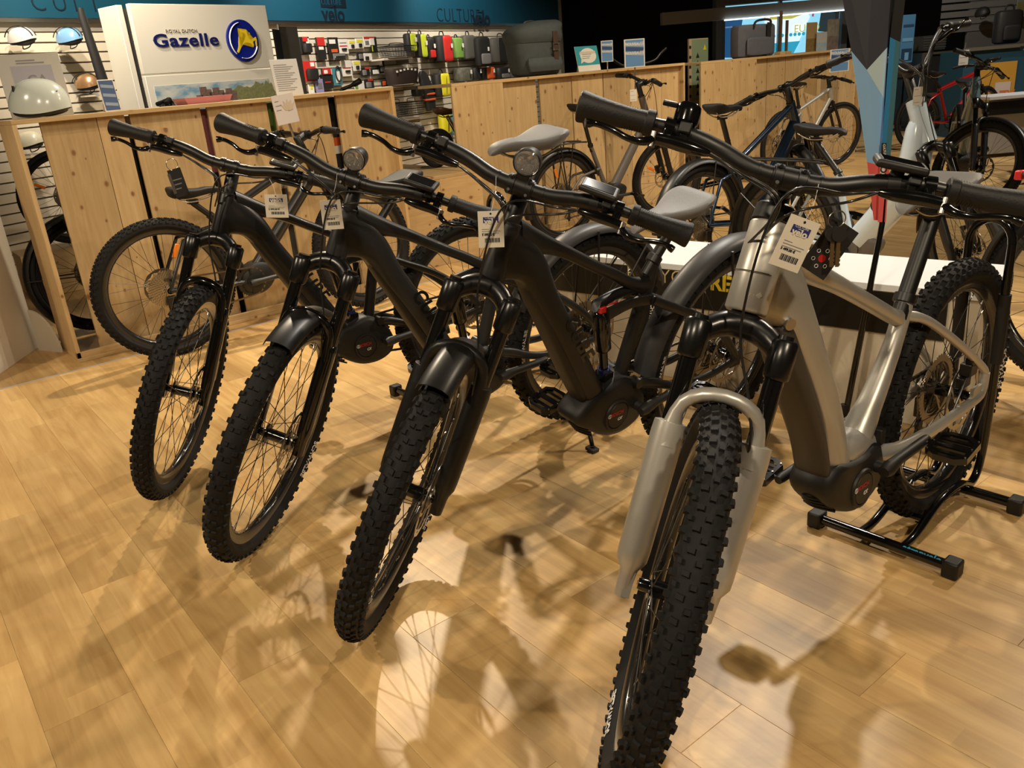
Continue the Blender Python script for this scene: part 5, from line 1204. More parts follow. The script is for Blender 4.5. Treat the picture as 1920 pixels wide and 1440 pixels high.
# ------------------------------------------------------------------ feather flag
FB = V((2.50, 1.40, 0)); fn = V((-FWD.x, -FWD.y, 0))
FMx = frame_M(FB, RGT, (0, 0, 1))
def fl(u, v): q = FMx.inverted() @ on_plane(u, v, FB, fn); return (q.x, q.z)
r = thing('feather_flag', 'tall feather flag with charcoal, light blue and red fabric on a black pole', 'flag', FMx)
def flap(nm, px, m, y=0, t=.0015): 
    pts = [fl(*p) for p in px]
    b_ = bmesh.new(); vv = [b_.verts.new((a, y + .010 * math.sin(a * 22) if nm == 'fabric' else y, c)) for a, c in pts]; b_.faces.new(vv); bmesh.ops.triangulate(b_, faces=b_.faces[:]); e_ = bmesh.ops.extrude_face_region(b_, geom=b_.faces[:]); bmesh.ops.translate(b_, verts=[k for k in e_['geom'] if isinstance(k, bmesh.types.BMVert)], vec=(0, t, 0)); bmesh.ops.recalc_face_normals(b_, faces=b_.faces)
    m_ = bpy.data.meshes.new(nm); b_.to_mesh(m_); b_.free(); m_.materials.append(m); return inst(nm, m_, r)
FC = mat('flag charcoal', (.045, .046, .060), .75); FL = mat('flag light blue', (.27, .49, .76), .75); FP = mat('flag pale blue', (.52, .66, .70), .75); FR = mat('flag red', (.75, .11, .10), .7); FT = mat('flag teal', (.045, .15, .19), .7); FBL = mat('flag blue', (.02, .19, .42), .7)
flap('fabric', [(1578, 0), (1560, -160), (1590, -330), (1660, -420), (1700, -380), (1690, -150), (1677, 0), (1667, 88), (1625, 131), (1594, 96)], FC)
flap('fabric', [(1594, 96), (1625, 131), (1661, 186), (1654, 311), (1627, 304)], FL); flap('fabric', [(1625, 131), (1667, 88), (1661, 186)], FP); flap('fabric', [(1627, 304), (1654, 311), (1653, 414), (1641, 414)], FR)
flap('sleeve', [(1677, 0), (1690, -150), (1700, -380), (1718, -380), (1706, -150), (1696, 0), (1687, 79), (1668, 70)], M_MTB, -.004); flap('sleeve', [(1668, 70), (1678, 75), (1661, 268), (1653, 268)], FBL, -.004); flap('sleeve', [(1678, 75), (1687, 79), (1667, 311), (1658, 311), (1661, 268)], FT, -.004)
flap('sleeve', [(1652, 268), (1661, 268), (1658, 306), (1650, 304)], C_BLK, -.005); flap('sleeve', [(1650, 304), (1658, 306), (1656, 340), (1648, 340)], C_WHT, -.005); flap('sleeve', [(1648, 340), (1656, 340), (1658, 308), (1667, 311), (1660, 416), (1645, 416)], FR, -.004)
a, c_ = fl(1656, 270); text_mb('CULTUREVELO', .0095, .0006, .0003).xform(Matrix.Rotation(R_(82), 4, 'Y')).build('lettering', C_WHT, r, loc=(a - .003, -.006, c_))
a, c_ = fl(1650, 338); text_mb('COE', .030, .0006, .0006).xform(Matrix.Rotation(R_(-85), 4, 'Y')).build('lettering', C_BLK, r, loc=(a + .014, -.006, c_))
MB().tube([(0, .004, .0), (fl(1632, 700)[0] * .5, .004, .35), (fl(1655, 420)[0], .004, fl(1655, 420)[1]), (fl(1672, 200)[0], .004, fl(1672, 200)[1]), (fl(1690, -60)[0], .004, fl(1690, -60)[1]), (fl(1704, -380)[0], .004, fl(1704, -380)[1])], [.011, .011, .009, .007, .006, .004], 10).build('pole', M_GLS, r)
bs = MB().cyl((0, .004, 0), (0, .004, .10), .014, n=12)
for k in range(4): bs.bb(-.009, .009, -.14, .14, .0, .012) if k == 0 else (bs.bb(-.07, .07, -.005, .013, 0, .012) if k == 1 else None)
bs.build('pole_base', M_BLK, r)

# ------------------------------------------------------------------ tubular floor stands for rear wheels
def floor_stand(label, pos, heading, text=True):
    r = thing('wheel_stand', label, 'bike stand', Matrix.Translation((pos[0], pos[1], 0)) @ Matrix.Rotation(heading, 4, 'Z'), 'rear wheel floor stands')
    for x in (.30, -.12):
        MB().cyl((x, -.17, .026), (x, .17, .026), .0145, n=16).build('cross_tube', M_GLS, r)
        for sg in (-1, 1): MB().box((x, sg * .185, .024), (.046, .04, .047)).build('rubber_foot', M_MTB, r, bevel=.006)
    for sg in (-1, 1):
        pts = smooth([(.30, sg * .058, .030), (.22, sg * .056, .032), (.08, sg * .055, .075), (-.05, sg * .055, .072), (-.13, sg * .055, .045), (-.18, sg * .055, .09), (-.20, sg * .055, .25), (-.20, sg * .055, .52), (-.20, sg * .055, .74)], 4)
        MB().tube(pts, .0115, 12, up=(0, 1, 0)).build('side_rail', M_GLS, r); MB().cyl((-.20, sg * .055, .40), (-.20, sg * .055, .60), .0165, n=16).build('tube_sleeve', M_MTB, r)
    MB().tube([(-.20, .055 * math.cos(t), .74 + .065 * math.sin(t)) for t in [PI * k / 12 for k in range(13)]], .0115, 12, up=(1, 0, 0)).build('top_hoop', M_GLS, r)
    MB().cyl((.16, -.056, .050), (.16, .056, .050), .009, n=10).build('cross_bar', M_GLS, r)
    if text: text_mb('atranvelo', .026, .0006, .0006, .2).xform(frame_M((.30 + .0152 * .8, .06, .030), (0, 1, 0), (-.5, 0, .86))).build('lettering', mat('cyan print', (.03, .33, .55), .5), r)
    return r
floor_stand('black tubular floor stand holding the rear wheel of the silver bike', (2.191, .942), R_(-177.7)); floor_stand('black tubular floor stand behind the leftmost front row bike', (1.919, 2.809), R_(-179.0), False)

# ------------------------------------------------------------------ price tags
M_TAG = mat('price tag card', (.70, .64, .53), .6); M_TNV = mat('tag navy', (.02, .03, .16), .5)
def price_tag(label, box, dist, roll=0.0, yaw=0.0, string=None, code='0123'):
    p = at_d((box[0] + box[2]) / 2, box[3], dist); k = dist / F_PX; w_, h = (box[2] - box[0]) * k, (box[3] - box[1]) * k
    M = frame_M(p, RGT, (0, 0, 1)) @ Matrix.Rotation(yaw, 4, 'Z') @ Matrix.Rotation(roll, 4, 'Y')
    r = thing('price_tag', label, 'price tag', M, 'price tags on the front row bikes')
    MB().bb(-w_ / 2, w_ / 2, -.0006, .0006, 0, h).build('card', M_TAG, r)
    MB().bb(-w_ * .30, w_ * .30, -.0010, -.0006, h * .68, h * .84).build('logo_block', M_TNV, r)
    t = text_mb('velo', w_ * .30, .0003, .0006, 0, 'C').bb(-w_ * .10, w_ * .03, -.00015, .00015, w_ * .19, w_ * .205); t.build('logo_lettering', M_TAG, r, loc=(0, -.0014, h * .655))
    text_mb('CULTURE', w_ * .105, .0003, 0, 0, 'C').build('logo_lettering', M_TAG, r, loc=(0, -.0014, h * .80))
    for q, (x0, x1) in enumerate(((.14, .42), (.14, .86), (.14, .80))): MB().bb(-w_ / 2 + w_ * x0, -w_ / 2 + w_ * x1, -.0009, -.0006, h * (.50 - .055 * q), h * (.515 - .055 * q)).build('print_line', M_PRN, r)
    text_mb(code, w_ * .11, .0003, .0003).build('price_lettering', M_INK, r, loc=(-w_ * .36, -.0009, h * .33))
    bc = MB(); x = -w_ * .26
    for q in range(15):
        ww = w_ * (.012 + .014 * ((q * 7) % 3)); bc.bb(x, x + ww, -.0009, -.0006, h * .14, h * .26); x += ww + w_ * .014
    tag(bc.build('barcode', M_INK, r), kind='stuff')
    MB().cyl((0, -.0012, h * .93), (0, .0012, h * .93), .0022, n=10).build('hole', M_INK, r)
    if string:
        q = M.inverted() @ at_d(*string)
        MB().tube(smooth([(0, 0, h * .93), tuple(V((0, 0, h * .93)).lerp(q, .5) + V((.004, 0, 0))), tuple(q)], 5), .0005, 4).build('string', M_WHT, r)
    return r
# ------------------------------------------------------------------ tags and keys on the front row bikes
def fd(bk, local): return (bk[0].matrix_world @ V(local)).dot(FWD)
bpy.context.view_layer.update()
d1 = fd(B1, (.97, 0, .93)); d2 = fd(B2, (.97, 0, .93)); d3 = fd(B3, (.97, 0, .93)); d4 = fd(B4, (.93, 0, .93))
price_tag('tilted white price tag hanging on the leftmost front row bike', (500, 366, 541, 408), d1 - .10, R_(5), 0, (505, 335, d1 - .06), '5 499.00 €')
price_tag('white price tag hanging on the dark slate bike', (607, 376, 645, 430), d2 - .09, R_(1), 0, (632, 325, d2 - .05), '4 999.00 €')
price_tag('white price tag hanging on the matt black bike', (898, 396, 946, 464), d3 - .09, R_(3), 0, (930, 330, d3 - .06), '5 499.00 €')
price_tag('large white price tag with blue edge tilted against the silver bike', (1437, 403, 1499, 503), d4 - .135, R_(24), 0, (1535, 345, d4 - .08), '3 499.00 €')
# black key card with two keys
p = at_d(1521, 511, d4 - .115); k = (d4 - .115) / F_PX
r = thing('key_card', 'black card with red dot icons hanging beside the price tag of the silver bike', 'card', frame_M(p, RGT, (0, 0, 1)) @ Matrix.Rotation(R_(36), 4, 'Y'))
cw, ch = 60 * k, 107 * k
MB().bb(-cw / 2, cw / 2, -.0006, .0006, 0, ch).build('card', C_BLK, r)
MB().cyl((0, -.0012, ch * .30), (0, -.0006, ch * .30), 7.5 * k, n=20).build('red_dot', M_REDP, r)
for q in range(6):
    a = q * PI / 3 + .5; MB().tube([(math.cos(a) * 17 * k + 3.4 * k * math.cos(t), -.001, ch * .30 + math.sin(a) * 17 * k + 3.4 * k * math.sin(t)) for t in [2 * PI * j / 12 for j in range(12)]], .0005, 4, close=True).build('icon_ring', M_WHT, r)
r2 = thing('bike_keys', 'two brass bike keys with black heads on a ring below the silver bike stem', 'keys', frame_M(at_d(1562, 500, d4 - .13), RGT, (0, 0, 1)))
M_BRS = mat('brass key', (.42, .30, .14), .35, .9)
for q, dx in enumerate((-4 * k, 6 * k)):
    kb = MB().bb(dx - 3.5 * k, dx + 3.5 * k, -.001 - q * .003, .001 - q * .003, 0, 52 * k)
    for j in range(4): kb.bb(dx + 3.5 * k, dx + 5 * k, -.001 - q * .003, .001 - q * .003, (2 + j * 8) * k, (6 + j * 8) * k)
    kb.build('key_blade', M_BRS, r2); MB().cyl((dx, -.003 - q * .003, 62 * k), (dx, .003 - q * .003, 62 * k), 14 * k, n=20).build('key_head', C_BLK, r2)
MB().tube([(2 * k + 16 * k * math.cos(t), -.002 * math.sin(t), 90 * k + 16 * k * math.sin(t)) for t in [2 * PI * j / 24 for j in range(24)]], .0011, 6, close=True).build('key_ring', M_STL, r2)
def key_tag(label, u, v, dist, roll):
    p = at_d(u, v, dist); k = dist / F_PX
    r = thing('key_tag', label, 'key tag', frame_M(p, RGT, (0, 0, 1)) @ Matrix.Rotation(.6, 4, 'Z') @ Matrix.Rotation(roll, 4, 'Y'))
    MB().bb(-12 * k, 12 * k, -.0006, .0006, 0, 50 * k).build('card', C_BLK, r)
    for q in range(3): MB().bb(-8 * k, (2 + 3 * q) * k, -.001, -.0006, (14 + q * 8) * k, (16 + q * 8) * k).build('print_line', M_PRN, r)
    MB().tube([(10 * k * math.cos(t), -.002, 58 * k + 10 * k * math.sin(t)) for t in [2 * PI * j / 20 for j in range(20)]], .0009, 6, close=True).build('ring', M_STL, r)
    MB().bb(-14 * k, -9 * k, -.004, -.002, 8 * k, 44 * k).build('key_blade', M_STL, r)
key_tag('dark key tag on a ring hanging from the handlebar of the leftmost front row bike', 344, 368, d1 - .12, R_(-8)); key_tag('dark key tag on a ring hanging in front of the dark slate bike fork', 632, 664, fd(B2, (1.05, 0, .6)) - .05, R_(-16))

# ================================================================== bicycles further back
M_NAVYF = mat('navy blue frame', (.012, .030, .062), .25, coat=.5, metal=.3); M_CITY = mat('warm grey frame', (.115, .105, .095), .42); M_LSIL = mat('light silver frame', (.38, .38, .36), .35, .3)
M_WHF = mat('white frame window tint', (.52, .62, .70), .18, coat=.8); M_TEALF = mat('steel teal frame', (.085, .14, .16), .28, coat=.5); M_REDF = mat('metallic red frame', (.36, .008, .012), .2, .3, coat=.8); M_BFR = mat('black hardtail paint', (.012, .012, .012), .3)  # white frame: blue tint of the window light is put into its colour
flat = dict(fine=False, grip_flare=0, display=False, style=style_simple)
hub = on_plane(308, 533, (0, 4.46, 0), (0, 1, 0))
K0 = bike('mountain_bike', 'black electric hardtail with orange reflectors parked against the left counter', (hub.x, 4.46), R_(.5), R_(-3), R_(12),
     dict(flat, R=.368, sr=.030, tyre='A', wb=1.18, ha=R_(67), htb=.52, htt=.66, bar=.73, stem=.06, crown=.47, barw=.70, frame_mat=M_BFR, dt=.036, tt=.02, seat_top=(.30, 0, .70), saddle=(.225, .835, 0), saddle_mat=M_SADB, reflector=R_(128), bb=(.44, 0, .32), leg=.066, fork_mat=M_GLS, crank=R_(-4)))
hub = on_plane(1052, 365, (0, 4.86, 0), (0, 1, 0))
K1 = bike('city_bike', 'grey city electric bike with rear rack parked before the second counter', (hub.x, 4.86), R_(-4), R_(-3), R_(-12),
     dict(flat, R=.345, sr=.026, tyre='slick', wb=1.12, ha=R_(69), htb=.52, htt=.74, bar=.83, stem=.05, crown=.47, barw=.66, rise=.04, frame='mono', frame_mat=M_CITY, dt=.038, curve=False, seat_top=(.285, 0, .70), saddle=(.215, .985, 0), saddle_mat=M_SADB, reflector=R_(170), bb=(.47, 0, .29), fork_mat=M_BLK, leg=.062, crank=R_(0), rear_guard=(R_(20), R_(200)), rack='grey', ssj=.55))
hub = at_z(1299, 428, .35)
K2 = bike('city_bike', 'navy blue electric bike with black mudguards behind the white table', (hub.x + .10, hub.y + .02), R_(-2), R_(1), R_(56),
     dict(flat, R=.352, sr=.026, tyre='slick', wb=1.13, ha=R_(68), htb=.53, htt=.68, bar=.76, stem=.07, crown=.48, barw=.68, frame_mat=M_NAVYF, dt=.036, tt=.019, seat_top=(.29, 0, .68), saddle=(.20, .985, 0), saddle_mat=M_SADB, bb=(.45, 0, .30), fork_mat=M_BLK, leg=.062, crank=R_(35), rear_guard=(R_(-10), R_(180)), battery=M_BLK, front_guard=(R_(20), R_(190))))
hub = on_plane(1463, 258, (0, 5.22, 0), (0, 1, 0))
K3 = bike('city_bike', 'slim light silver bike parked along the third counter', (hub.x, 5.22), R_(0), R_(-2), R_(-14),
     dict(flat, R=.345, sr=.021, tyre='slick', wb=1.05, ha=R_(70), htb=.42, htt=.56, bar=.63, stem=.07, crown=.39, barw=.58, rise=.005, frame_mat=M_LSIL, dt=.026, tt=.018, seat_top=(.27, 0, .70), saddle=(.21, .93, 0), saddle_mat=M_SADB, bb=(.43, 0, .28), fork='rigid', fork_mat=M_BLK, motor=False, crank=R_(50), cables=False))
K4 = bike('city_bike', 'white step-through electric bike with black lettering behind the flag', (3.98, 2.66), R_(-90), R_(3), R_(-36),
     dict(flat, hr=1.55, R=.33, sr=.028, tyre='slick', wb=.98, ha=R_(67), htb=.54, htt=.75, bar=.87, stem=.07, crown=.49, barw=.70, rise=.16, sweep=.08, frame='mono', frame_mat=M_WHF, dt=.078, tt=.022, curve=True, seat_top=(.285, 0, .66), saddle=(.15, .87, 0), saddle_mat=M_SADB, bb=(.40, 0, .28), fork_mat=M_BLK, leg=.064, crank=R_(60), rear_guard=(R_(10), R_(190)), front_guard=(R_(15), R_(175)), rack='grey', logo=('CUBE', .085, C_BLK), motor_mat=M_CITY))
K5 = bike('city_bike', 'steel teal electric bike facing the camera far right behind the white bike', (7.5, 3.35), R_(-150), R_(0), R_(55),
     dict(flat, R=.35, sr=.03, tyre='A', wb=1.15, ha=R_(66), htb=.53, htt=.69, bar=.76, stem=.06, crown=.48, barw=.70, frame_mat=M_TEALF, dt=.044, tt=.02, seat_top=(.29, 0, .66), saddle=(.2, .9, 0), saddle_mat=M_SADB, bb=(.45, 0, .30), fork_mat=M_BLK, crank=R_(30), front_guard=(R_(20), R_(170)), rear_guard=(R_(10), R_(180))))
hub = at_z(1722, 226, .34)
K6 = bike('city_bike', 'metallic red bike standing far back right of the flag', (hub.x, hub.y), R_(-22), R_(2), R_(20),
     dict(flat, R=.33, sr=.022, tyre='slick', wb=1.05, ha=R_(70), htb=.40, htt=.56, bar=.62, stem=.06, crown=.37, barw=.56, frame_mat=M_REDF, dt=.032, tt=.026, seat_top=(.28, 0, .70), saddle=(.2, .86, 0), saddle_mat=M_SADB, bb=(.43, 0, .28), fork='rigid', fork_mat=M_BLK, motor=False, cables=False))
K7 = bike('city_bike', 'dark grey bike at right edge behind the floor stand hoop', (3.35, 1.0), R_(-95), R_(4), R_(10),
     dict(flat, R=.36, sr=.030, tyre='A', wb=1.18, ha=R_(67), htb=.52, htt=.67, bar=.74, stem=.06, crown=.47, barw=.70, frame_mat=M_GUARD, dt=.040, tt=.02, seat_top=(.29, 0, .60), saddle=(.2, .80, 0), saddle_mat=M_SADB, bb=(.44, 0, .31), fork_mat=M_BLK, crank=R_(50), rear_guard=(R_(10), R_(190)), rack='red'))
K8 = bike('city_bike', 'blue grey bike at the far right edge behind the teal bike', (9.4, 3.2), R_(-170), R_(2), R_(10),
     dict(flat, R=.35, sr=.026, tyre='slick', wb=1.12, ha=R_(67), htb=.52, htt=.70, bar=.78, stem=.06, crown=.47, barw=.68, frame_mat=mat('blue grey frame', (.09, .11, .125), .3, coat=.4), dt=.040, tt=.02, frame='step', seat_top=(.29, 0, .64), saddle=(.2, .86, 0), saddle_mat=M_SADB, bb=(.44, 0, .30), fork_mat=M_BLK, crank=R_(50), rear_guard=(R_(10), R_(190))))
hub = on_plane(178, 520, (0, 5.42, 0), (0, 1, 0))
K9 = bike('city_bike', 'black bike with mudguard glimpsed through the gap of the left counter', (hub.x, 5.42), R_(0), R_(0), R_(0),
     dict(flat, R=.35, sr=.022, tyre='slick', wb=1.1, ha=R_(69), htb=.52, htt=.66, bar=.70, stem=.05, crown=.47, barw=.30, frame='step', frame_mat=M_BLK, seat_top=(.28, 0, .68), bb=(.45, 0, .29), fork='rigid', fork_mat=M_BLK, motor=False, rear_guard=(R_(0), R_(235)), cables=False, crank=R_(90)))
# display block with another bike behind the left counter
p = at_d(130, 368, 6.35)
blk = tag(MB().bb(p.x - .45, p.x + 1.5, p.y - .16, p.y + .2, 0, p.z - .352).build('display_block', M_PINEX, bevel=.004), 'low pine block under the bike behind the left counter', 'block')
K10 = bike('city_bike', 'bike with orange wheel reflector standing on a block behind the left counter', (p.x, p.y), 0, 0, 0,
     dict(flat, R=.35, sr=.022, tyre='slick', wb=1.08, ha=R_(69), htb=.44, htt=.58, bar=.62, stem=.05, crown=.42, barw=.24, frame_mat=M_BLK, seat_top=(.28, 0, .56), bb=(.44, 0, .29), fork='rigid', fork_mat=M_BLK, motor=False, cables=False, reflector=R_(150), crank=R_(90), rspin=0, spin=.5))
K10[0].location.z = p.z - .352
# folded bike on the plinth
p = on_plane(838, 213, (0, 5.55, 0), (0, 1, 0)); r = thing('folding_bike', 'small folded bike with brown saddle and bright seat post on the low plinth', 'bicycle', Matrix.Translation((3.34, 5.55, .6345)))
saddle_parts(r, p.x - 3.34 + .01, p.z - .6345 + .02, mat('brown saddle', (.055, .022, .012), .5), 0, W=.065)
sb = V((3.34 + .20, 0, 0)); MB().tube([(p.x - 3.34, 0, p.z - .6345 - .02), (p.x - 3.34 + .10, 0, .18)], [.0165, .0165], 14).build('seatpost', M_CHR, r)
MB().tube([(p.x - 3.34 + .09, 0, .24), (p.x - 3.34 + .11, 0, .10)], .028, 12).box((p.x - 3.34 - .02, 0, .12), (.22, .05, .06)).build('frame', M_BLK, r)
for x_, y_ in ((-.02, .05), (-.12, -.08)): wheel(r, 'wheel', Matrix.Translation((p.x - 3.34 + x_ - .06, y_ * .8, .141)), .14, .022, 'slick', True, False, None, False)

# ================================================================== far end: window, beam, cabinets
WM = wbM
def on_back(u, v, out=0.0): return WM.inverted() @ on_plane(u, v, WB - FWD * out, -FWD)
a, b = on_back(1352, 108, .25), on_back(1580, -10, .25)
wn = struct(MB().bb(a.x - .12, a.x, -.30, -.01, 0, 2.75).bb(b.x, b.x + .12, -.30, -.01, 0, 2.75).bb(a.x, b.x, -.30, -.01, b.z - .02, b.z + .10).build('window_1', mat('window frame', (.30, .30, .30), .5), M=WM))
M_DAY = mat('bright window view', (.3, .5, .6), .6, emis=(.30, .68, .85), estr=1.2); M_DAYW = mat('bright white view', (.6, .6, .6), .6, emis=(.80, .88, .90), estr=1.25); M_DAYB = mat('blue view', (.1, .2, .4), .6, emis=(.03, .14, .34), estr=.6); M_DAYY = mat('yellow view', (.6, .5, .1), .6, emis=(.85, .72, .15), estr=.7); M_DAYC = mat('cyan view', (.1, .5, .7), .6, emis=(.05, .55, .80), estr=.7); M_DAYR = mat('pink view', (.6, .2, .3), .6, emis=(.8, .12, .25), estr=.6)
MB().bb(a.x, b.x, -.05, -.02, 0, b.z).build('lit_view', M_DAY, wn)
def view(px, m, y): 
    pts = [(on_back(u, v, .25).x, on_back(u, v, .25).z) for u, v in px]; MB().prism(pts, y - .004, y).build('lit_view', m, wn)
view([(1352, 108), (1352, 25), (1400, 22), (1385, 108)], M_DAYB, -.06); view([(1440, 60), (1440, 14), (1510, 8), (1525, 30), (1500, 85), (1480, 108), (1440, 108)], M_DAYW, -.06)
view([(1446, 24), (1528, 14), (1526, 20), (1490, 34), (1450, 36)], M_DAYY, -.07); view([(1448, 20), (1515, 10), (1520, 14), (1480, 28)], M_DAYB, -.075); view([(1436, 30), (1440, 14), (1444, 14), (1440, 34)], M_DAYR, -.07); view([(1528, 30), (1531, 8), (1534, 8), (1532, 30)], M_DAYR, -.07)
view([(1440, 108), (1440, 82), (1506, 76), (1490, 106)], M_DAYC, -.07); view([(1540, 58), (1548, 10), (1572, 8), (1572, 60)], mat('dark view', (.05, .06, .06), .6, emis=(.05, .08, .09), estr=.5), -.06)
for u in (1358, 1464, 1570):
    q = on_back(u, 60, .25); MB().bb(q.x - .03, q.x + .03, -.20, -.08, 0, b.z).build('mullion', mat('window frame', (.3, .3, .3), .5), wn)
MB().bb(a.x, b.x, -.16, -.15, 0, b.z).build('pane', mat('window pane', (.9, .95, .97), .03, trans=1), wn)
for k in range(9):
    q = on_back(1448 + k * 8, 68 - k * .7, .25); MB().cyl((q.x, -.085, q.z), (q.x, -.08, q.z), .035, n=12).build('dot_print', M_DAYC, wn)
q = on_back(1498, 60, .25); text_mb('EURO', .20, .004, .0).build('lettering', M_DAYY, wn, loc=(q.x - .05, -.09, q.z))
a, b = on_back(1240, 36, 2.2), on_back(1600, 20, 2.2)
bm_ = MB().bb(a.x, b.x, -2.3, -2.1, a.z - .10, a.z + .10).build('door_curtain_beam', mat('grey beam', (.42, .39, .34), .5), M=WM); tag(bm_, 'long grey air curtain beam hanging above the shop entrance', 'beam')
MB().bb(on_back(1355, 30, 2.2).x, b.x, -2.34, -2.30, a.z - .12, a.z - .10).build('lamp_strip', mat('lamp strip', (.9, .95, 1), .5, emis=(.75, .9, 1), estr=2.5), bm_)
for sx in (.15, .85): MB().bb(a.x + (b.x - a.x) * sx - .01, a.x + (b.x - a.x) * sx + .01, -2.21, -2.19, a.z + .1, 3.6).build('hanger', M_BLK, bm_)
# goods on the third counter
x, w_, z, h = ybox(1376, 40, 1446, 106, 5.75); M_CAN2 = mat('blue grey canvas', (.085, .092, .115), .75, noise=.15, nscale=20)
r = thing('tote_bag', 'blue grey tote backpack standing on the third counter', 'bag', Matrix.Translation((x, 5.75, 1.2225)))
softbox(w_, h * .92, .2, .12).build('body', M_CAN2, r); softbox(w_ * .7, h * .5, .03, .2).build('front_pocket', M_CAN2, r, loc=(-.02, -.11, h * .05)); MB().bb(w_ * .12, w_ * .22, -.122, -.116, 0, h * .95).build('strap', C_BLK, r)
MB().tube(smooth([(-w_ * .2, -.10, h * .8), (-w_ * .15, -.11, h), (w_ * .2, -.11, h * 1.02), (w_ * .25, -.1, h * .82)], 4), .012, 8).build('handle', C_BLK, r)
def post_stand(label, u, vt, y=5.8):
    p = on_plane(u, vt, (0, y, 0), (0, 1, 0)); r = thing('display_post', label, 'stand', Matrix.Translation((p.x, y, 1.2225)), 'wooden display posts on the third counter')
    MB().bb(-.012, .012, -.012, .012, .03, p.z - 1.2225).build('post', mat('dark post', (.10, .07, .05), .5), r); MB().bb(-.05, .05, -.04, .04, 0, .03).build('foot', M_PINEX, r, bevel=.003)
post_stand('tall thin post on wooden foot on the third counter', 1465, 20); post_stand('short thin post on wooden foot on the third counter', 1476, 38, 5.85)
def photo_board(label, box, y, ma, mb_):
    x, w_, z, h = ybox(*box, y); r = thing('photo_board', label, 'photo', Matrix.Translation((x, y, 1.2225)), 'photo boards on the third counter'); H = z + h - 1.2225
    MB().bb(-w_ / 2, w_ / 2, -.004, .004, .0, H).build('board', ma, r); MB().bb(-w_ / 2, w_ / 2, -.0055, -.0045, .0, H * .45).build('photo_print', mb_, r)
photo_board('brown photo board of grasses on the third counter', (1512, 42, 1531, 92), 5.85, colr('tan photo', (.33, .22, .10), .6), colr('grass photo', (.18, .11, .03), .6, noise=.7, nscale=25)); photo_board('pale photo board in the middle of the third counter', (1531, 60, 1550, 90), 5.82, colr('pale photo', (.42, .42, .40), .6), colr('pale blue photo', (.30, .38, .42), .6, noise=.3, nscale=25)); photo_board('dark foliage photo board at the right of the third counter', (1551, 36, 1572, 88), 5.85, colr('leaf photo', (.22, .20, .15), .6, noise=.8, nscale=18), colr('leaf photo low', (.16, .12, .10), .6, noise=.8, nscale=18))
# bare bicycle bars behind the second counter
g = MB().tube(smooth([at_d(1135, 100, 8.6), at_d(1165, 122, 8.65), at_d(1190, 122, 8.7), at_d(1225, 114, 8.75), at_d(1238, 100, 8.8), at_d(1249, 90, 8.82)], 4), .014, 10)
p = at_d(1180, 122, 8.7); r = thing('bmx_bike', 'black bike whose raised handlebar shows above the second counter', 'bicycle', Matrix.Identity(4)); g.build('handlebar', M_BLK, r); MB().tube([(p.x, p.y, p.z), (p.x, p.y, .55)], .02, 10).build('stem', M_BLK, r); wheel(r, 'front_wheel', Matrix.Translation((p.x, p.y, .28)), .28, .024, 'slick', True, False, None, False)
MB().tube([(p.x, p.y - .06, .28), (p.x, p.y - .06, .56), (p.x, p.y + .06, .56), (p.x, p.y + .06, .28)], .014, 8).build('fork', M_BLK, r)
# right hand furniture
def at_box(name, label, cat, u0, v0, u1, v1, dist, depth, m, z0=None, parts=None, bevel=.004):
    a = at_d(u0, v1, dist); b = at_d(u1, v1, dist); t = at_d((u0 + u1) / 2, v0, dist); lo = at_d((u0 + u1) / 2, v1, dist)
    zb_ = lo.z if z0 is None else z0; w_ = (b - a).length; h = t.z - zb_; c = (a + b) / 2
    r = thing(name, label, cat, frame_M((c.x, c.y, zb_), RGT, (0, 0, 1)))
    MB().bb(-w_ / 2, w_ / 2, 0, depth, 0, h).build('body', m, r, bevel=bevel)
    if parts: parts(r, w_, h)
    return r
M_CAB1 = mat('dark cabinet', (.020, .019, .018), .5); M_CABW = mat('cabinet edge', (.10, .085, .06), .6)
def p_cab(r, w, h):
    MB().bb(-w / 2 - .02, w / 2 + .02, -.03, 0, h - .03, h).build('cabinet_top', M_CABW, r); MB().bb(-w / 2 - .02, -w / 2 + .02, -.03, 0, 0, h - .031).build('cabinet_post', M_CABW, r); MB().bb(w / 2 - .03, w / 2 + .02, -.03, 0, 0, h - .031).build('cabinet_post', M_CABW, r); MB().bb(-w / 2 + .021, w / 2 - .031, -.02, 0, h * .45, h * .48).build('shelf_board', M_CABW, r)
at_box('dark_cabinet', 'dark open cabinet with wooden edges far right behind the red bike', 'cabinet', 1722, 97, 1795, 205, 12.5, .5, M_CAB1, 0, p_cab)
def p_bask(r, w, h):
    for k in range(5): MB().bb(-w / 2 - .004, w / 2 + .004, -.008, -.001, h * (.15 + .17 * k), h * (.2 + .17 * k)).build('basket_slat', mat('grey wicker', (.10, .095, .085), .8), r)
at_box('storage_basket', 'grey woven storage basket on the dark cabinet', 'basket', 1731, 66, 1772, 94, 12.6, .35, mat('dark wicker', (.05, .047, .04), .8), None, p_bask)
def p_post(r, w, h):
    MB().bb(-w * .4, w * .4, -.006, 0, h * .05, h * .30).build('print_block', mat('poster navy', (.02, .06, .12), .5), r); MB().bb(-w * .15, w * .15, -.008, -.006, h * .06, h * .22).build('door_print', mat('poster sky', (.20, .45, .70), .5), r); MB().bb(-w * .4, w * .4, -.006, 0, h * .45, h * .52).build('print_block', mat('poster sky', (.20, .45, .70), .5), r); MB().bb(-w * .4, w * .4, -.006, 0, h * .75, h * .8).build('print_block', C_NAVY, r)
at_box('blue_poster', 'bright blue poster right of the feather flag', 'poster', 1686, 28, 1710, 118, 12.2, .03, mat('poster blue', (.09, .26, .46), .5), None, p_post)
at_box('black_speaker', 'black box below the bright blue poster', 'box', 1682, 119, 1708, 145, 11.9, .25, C_BLK)
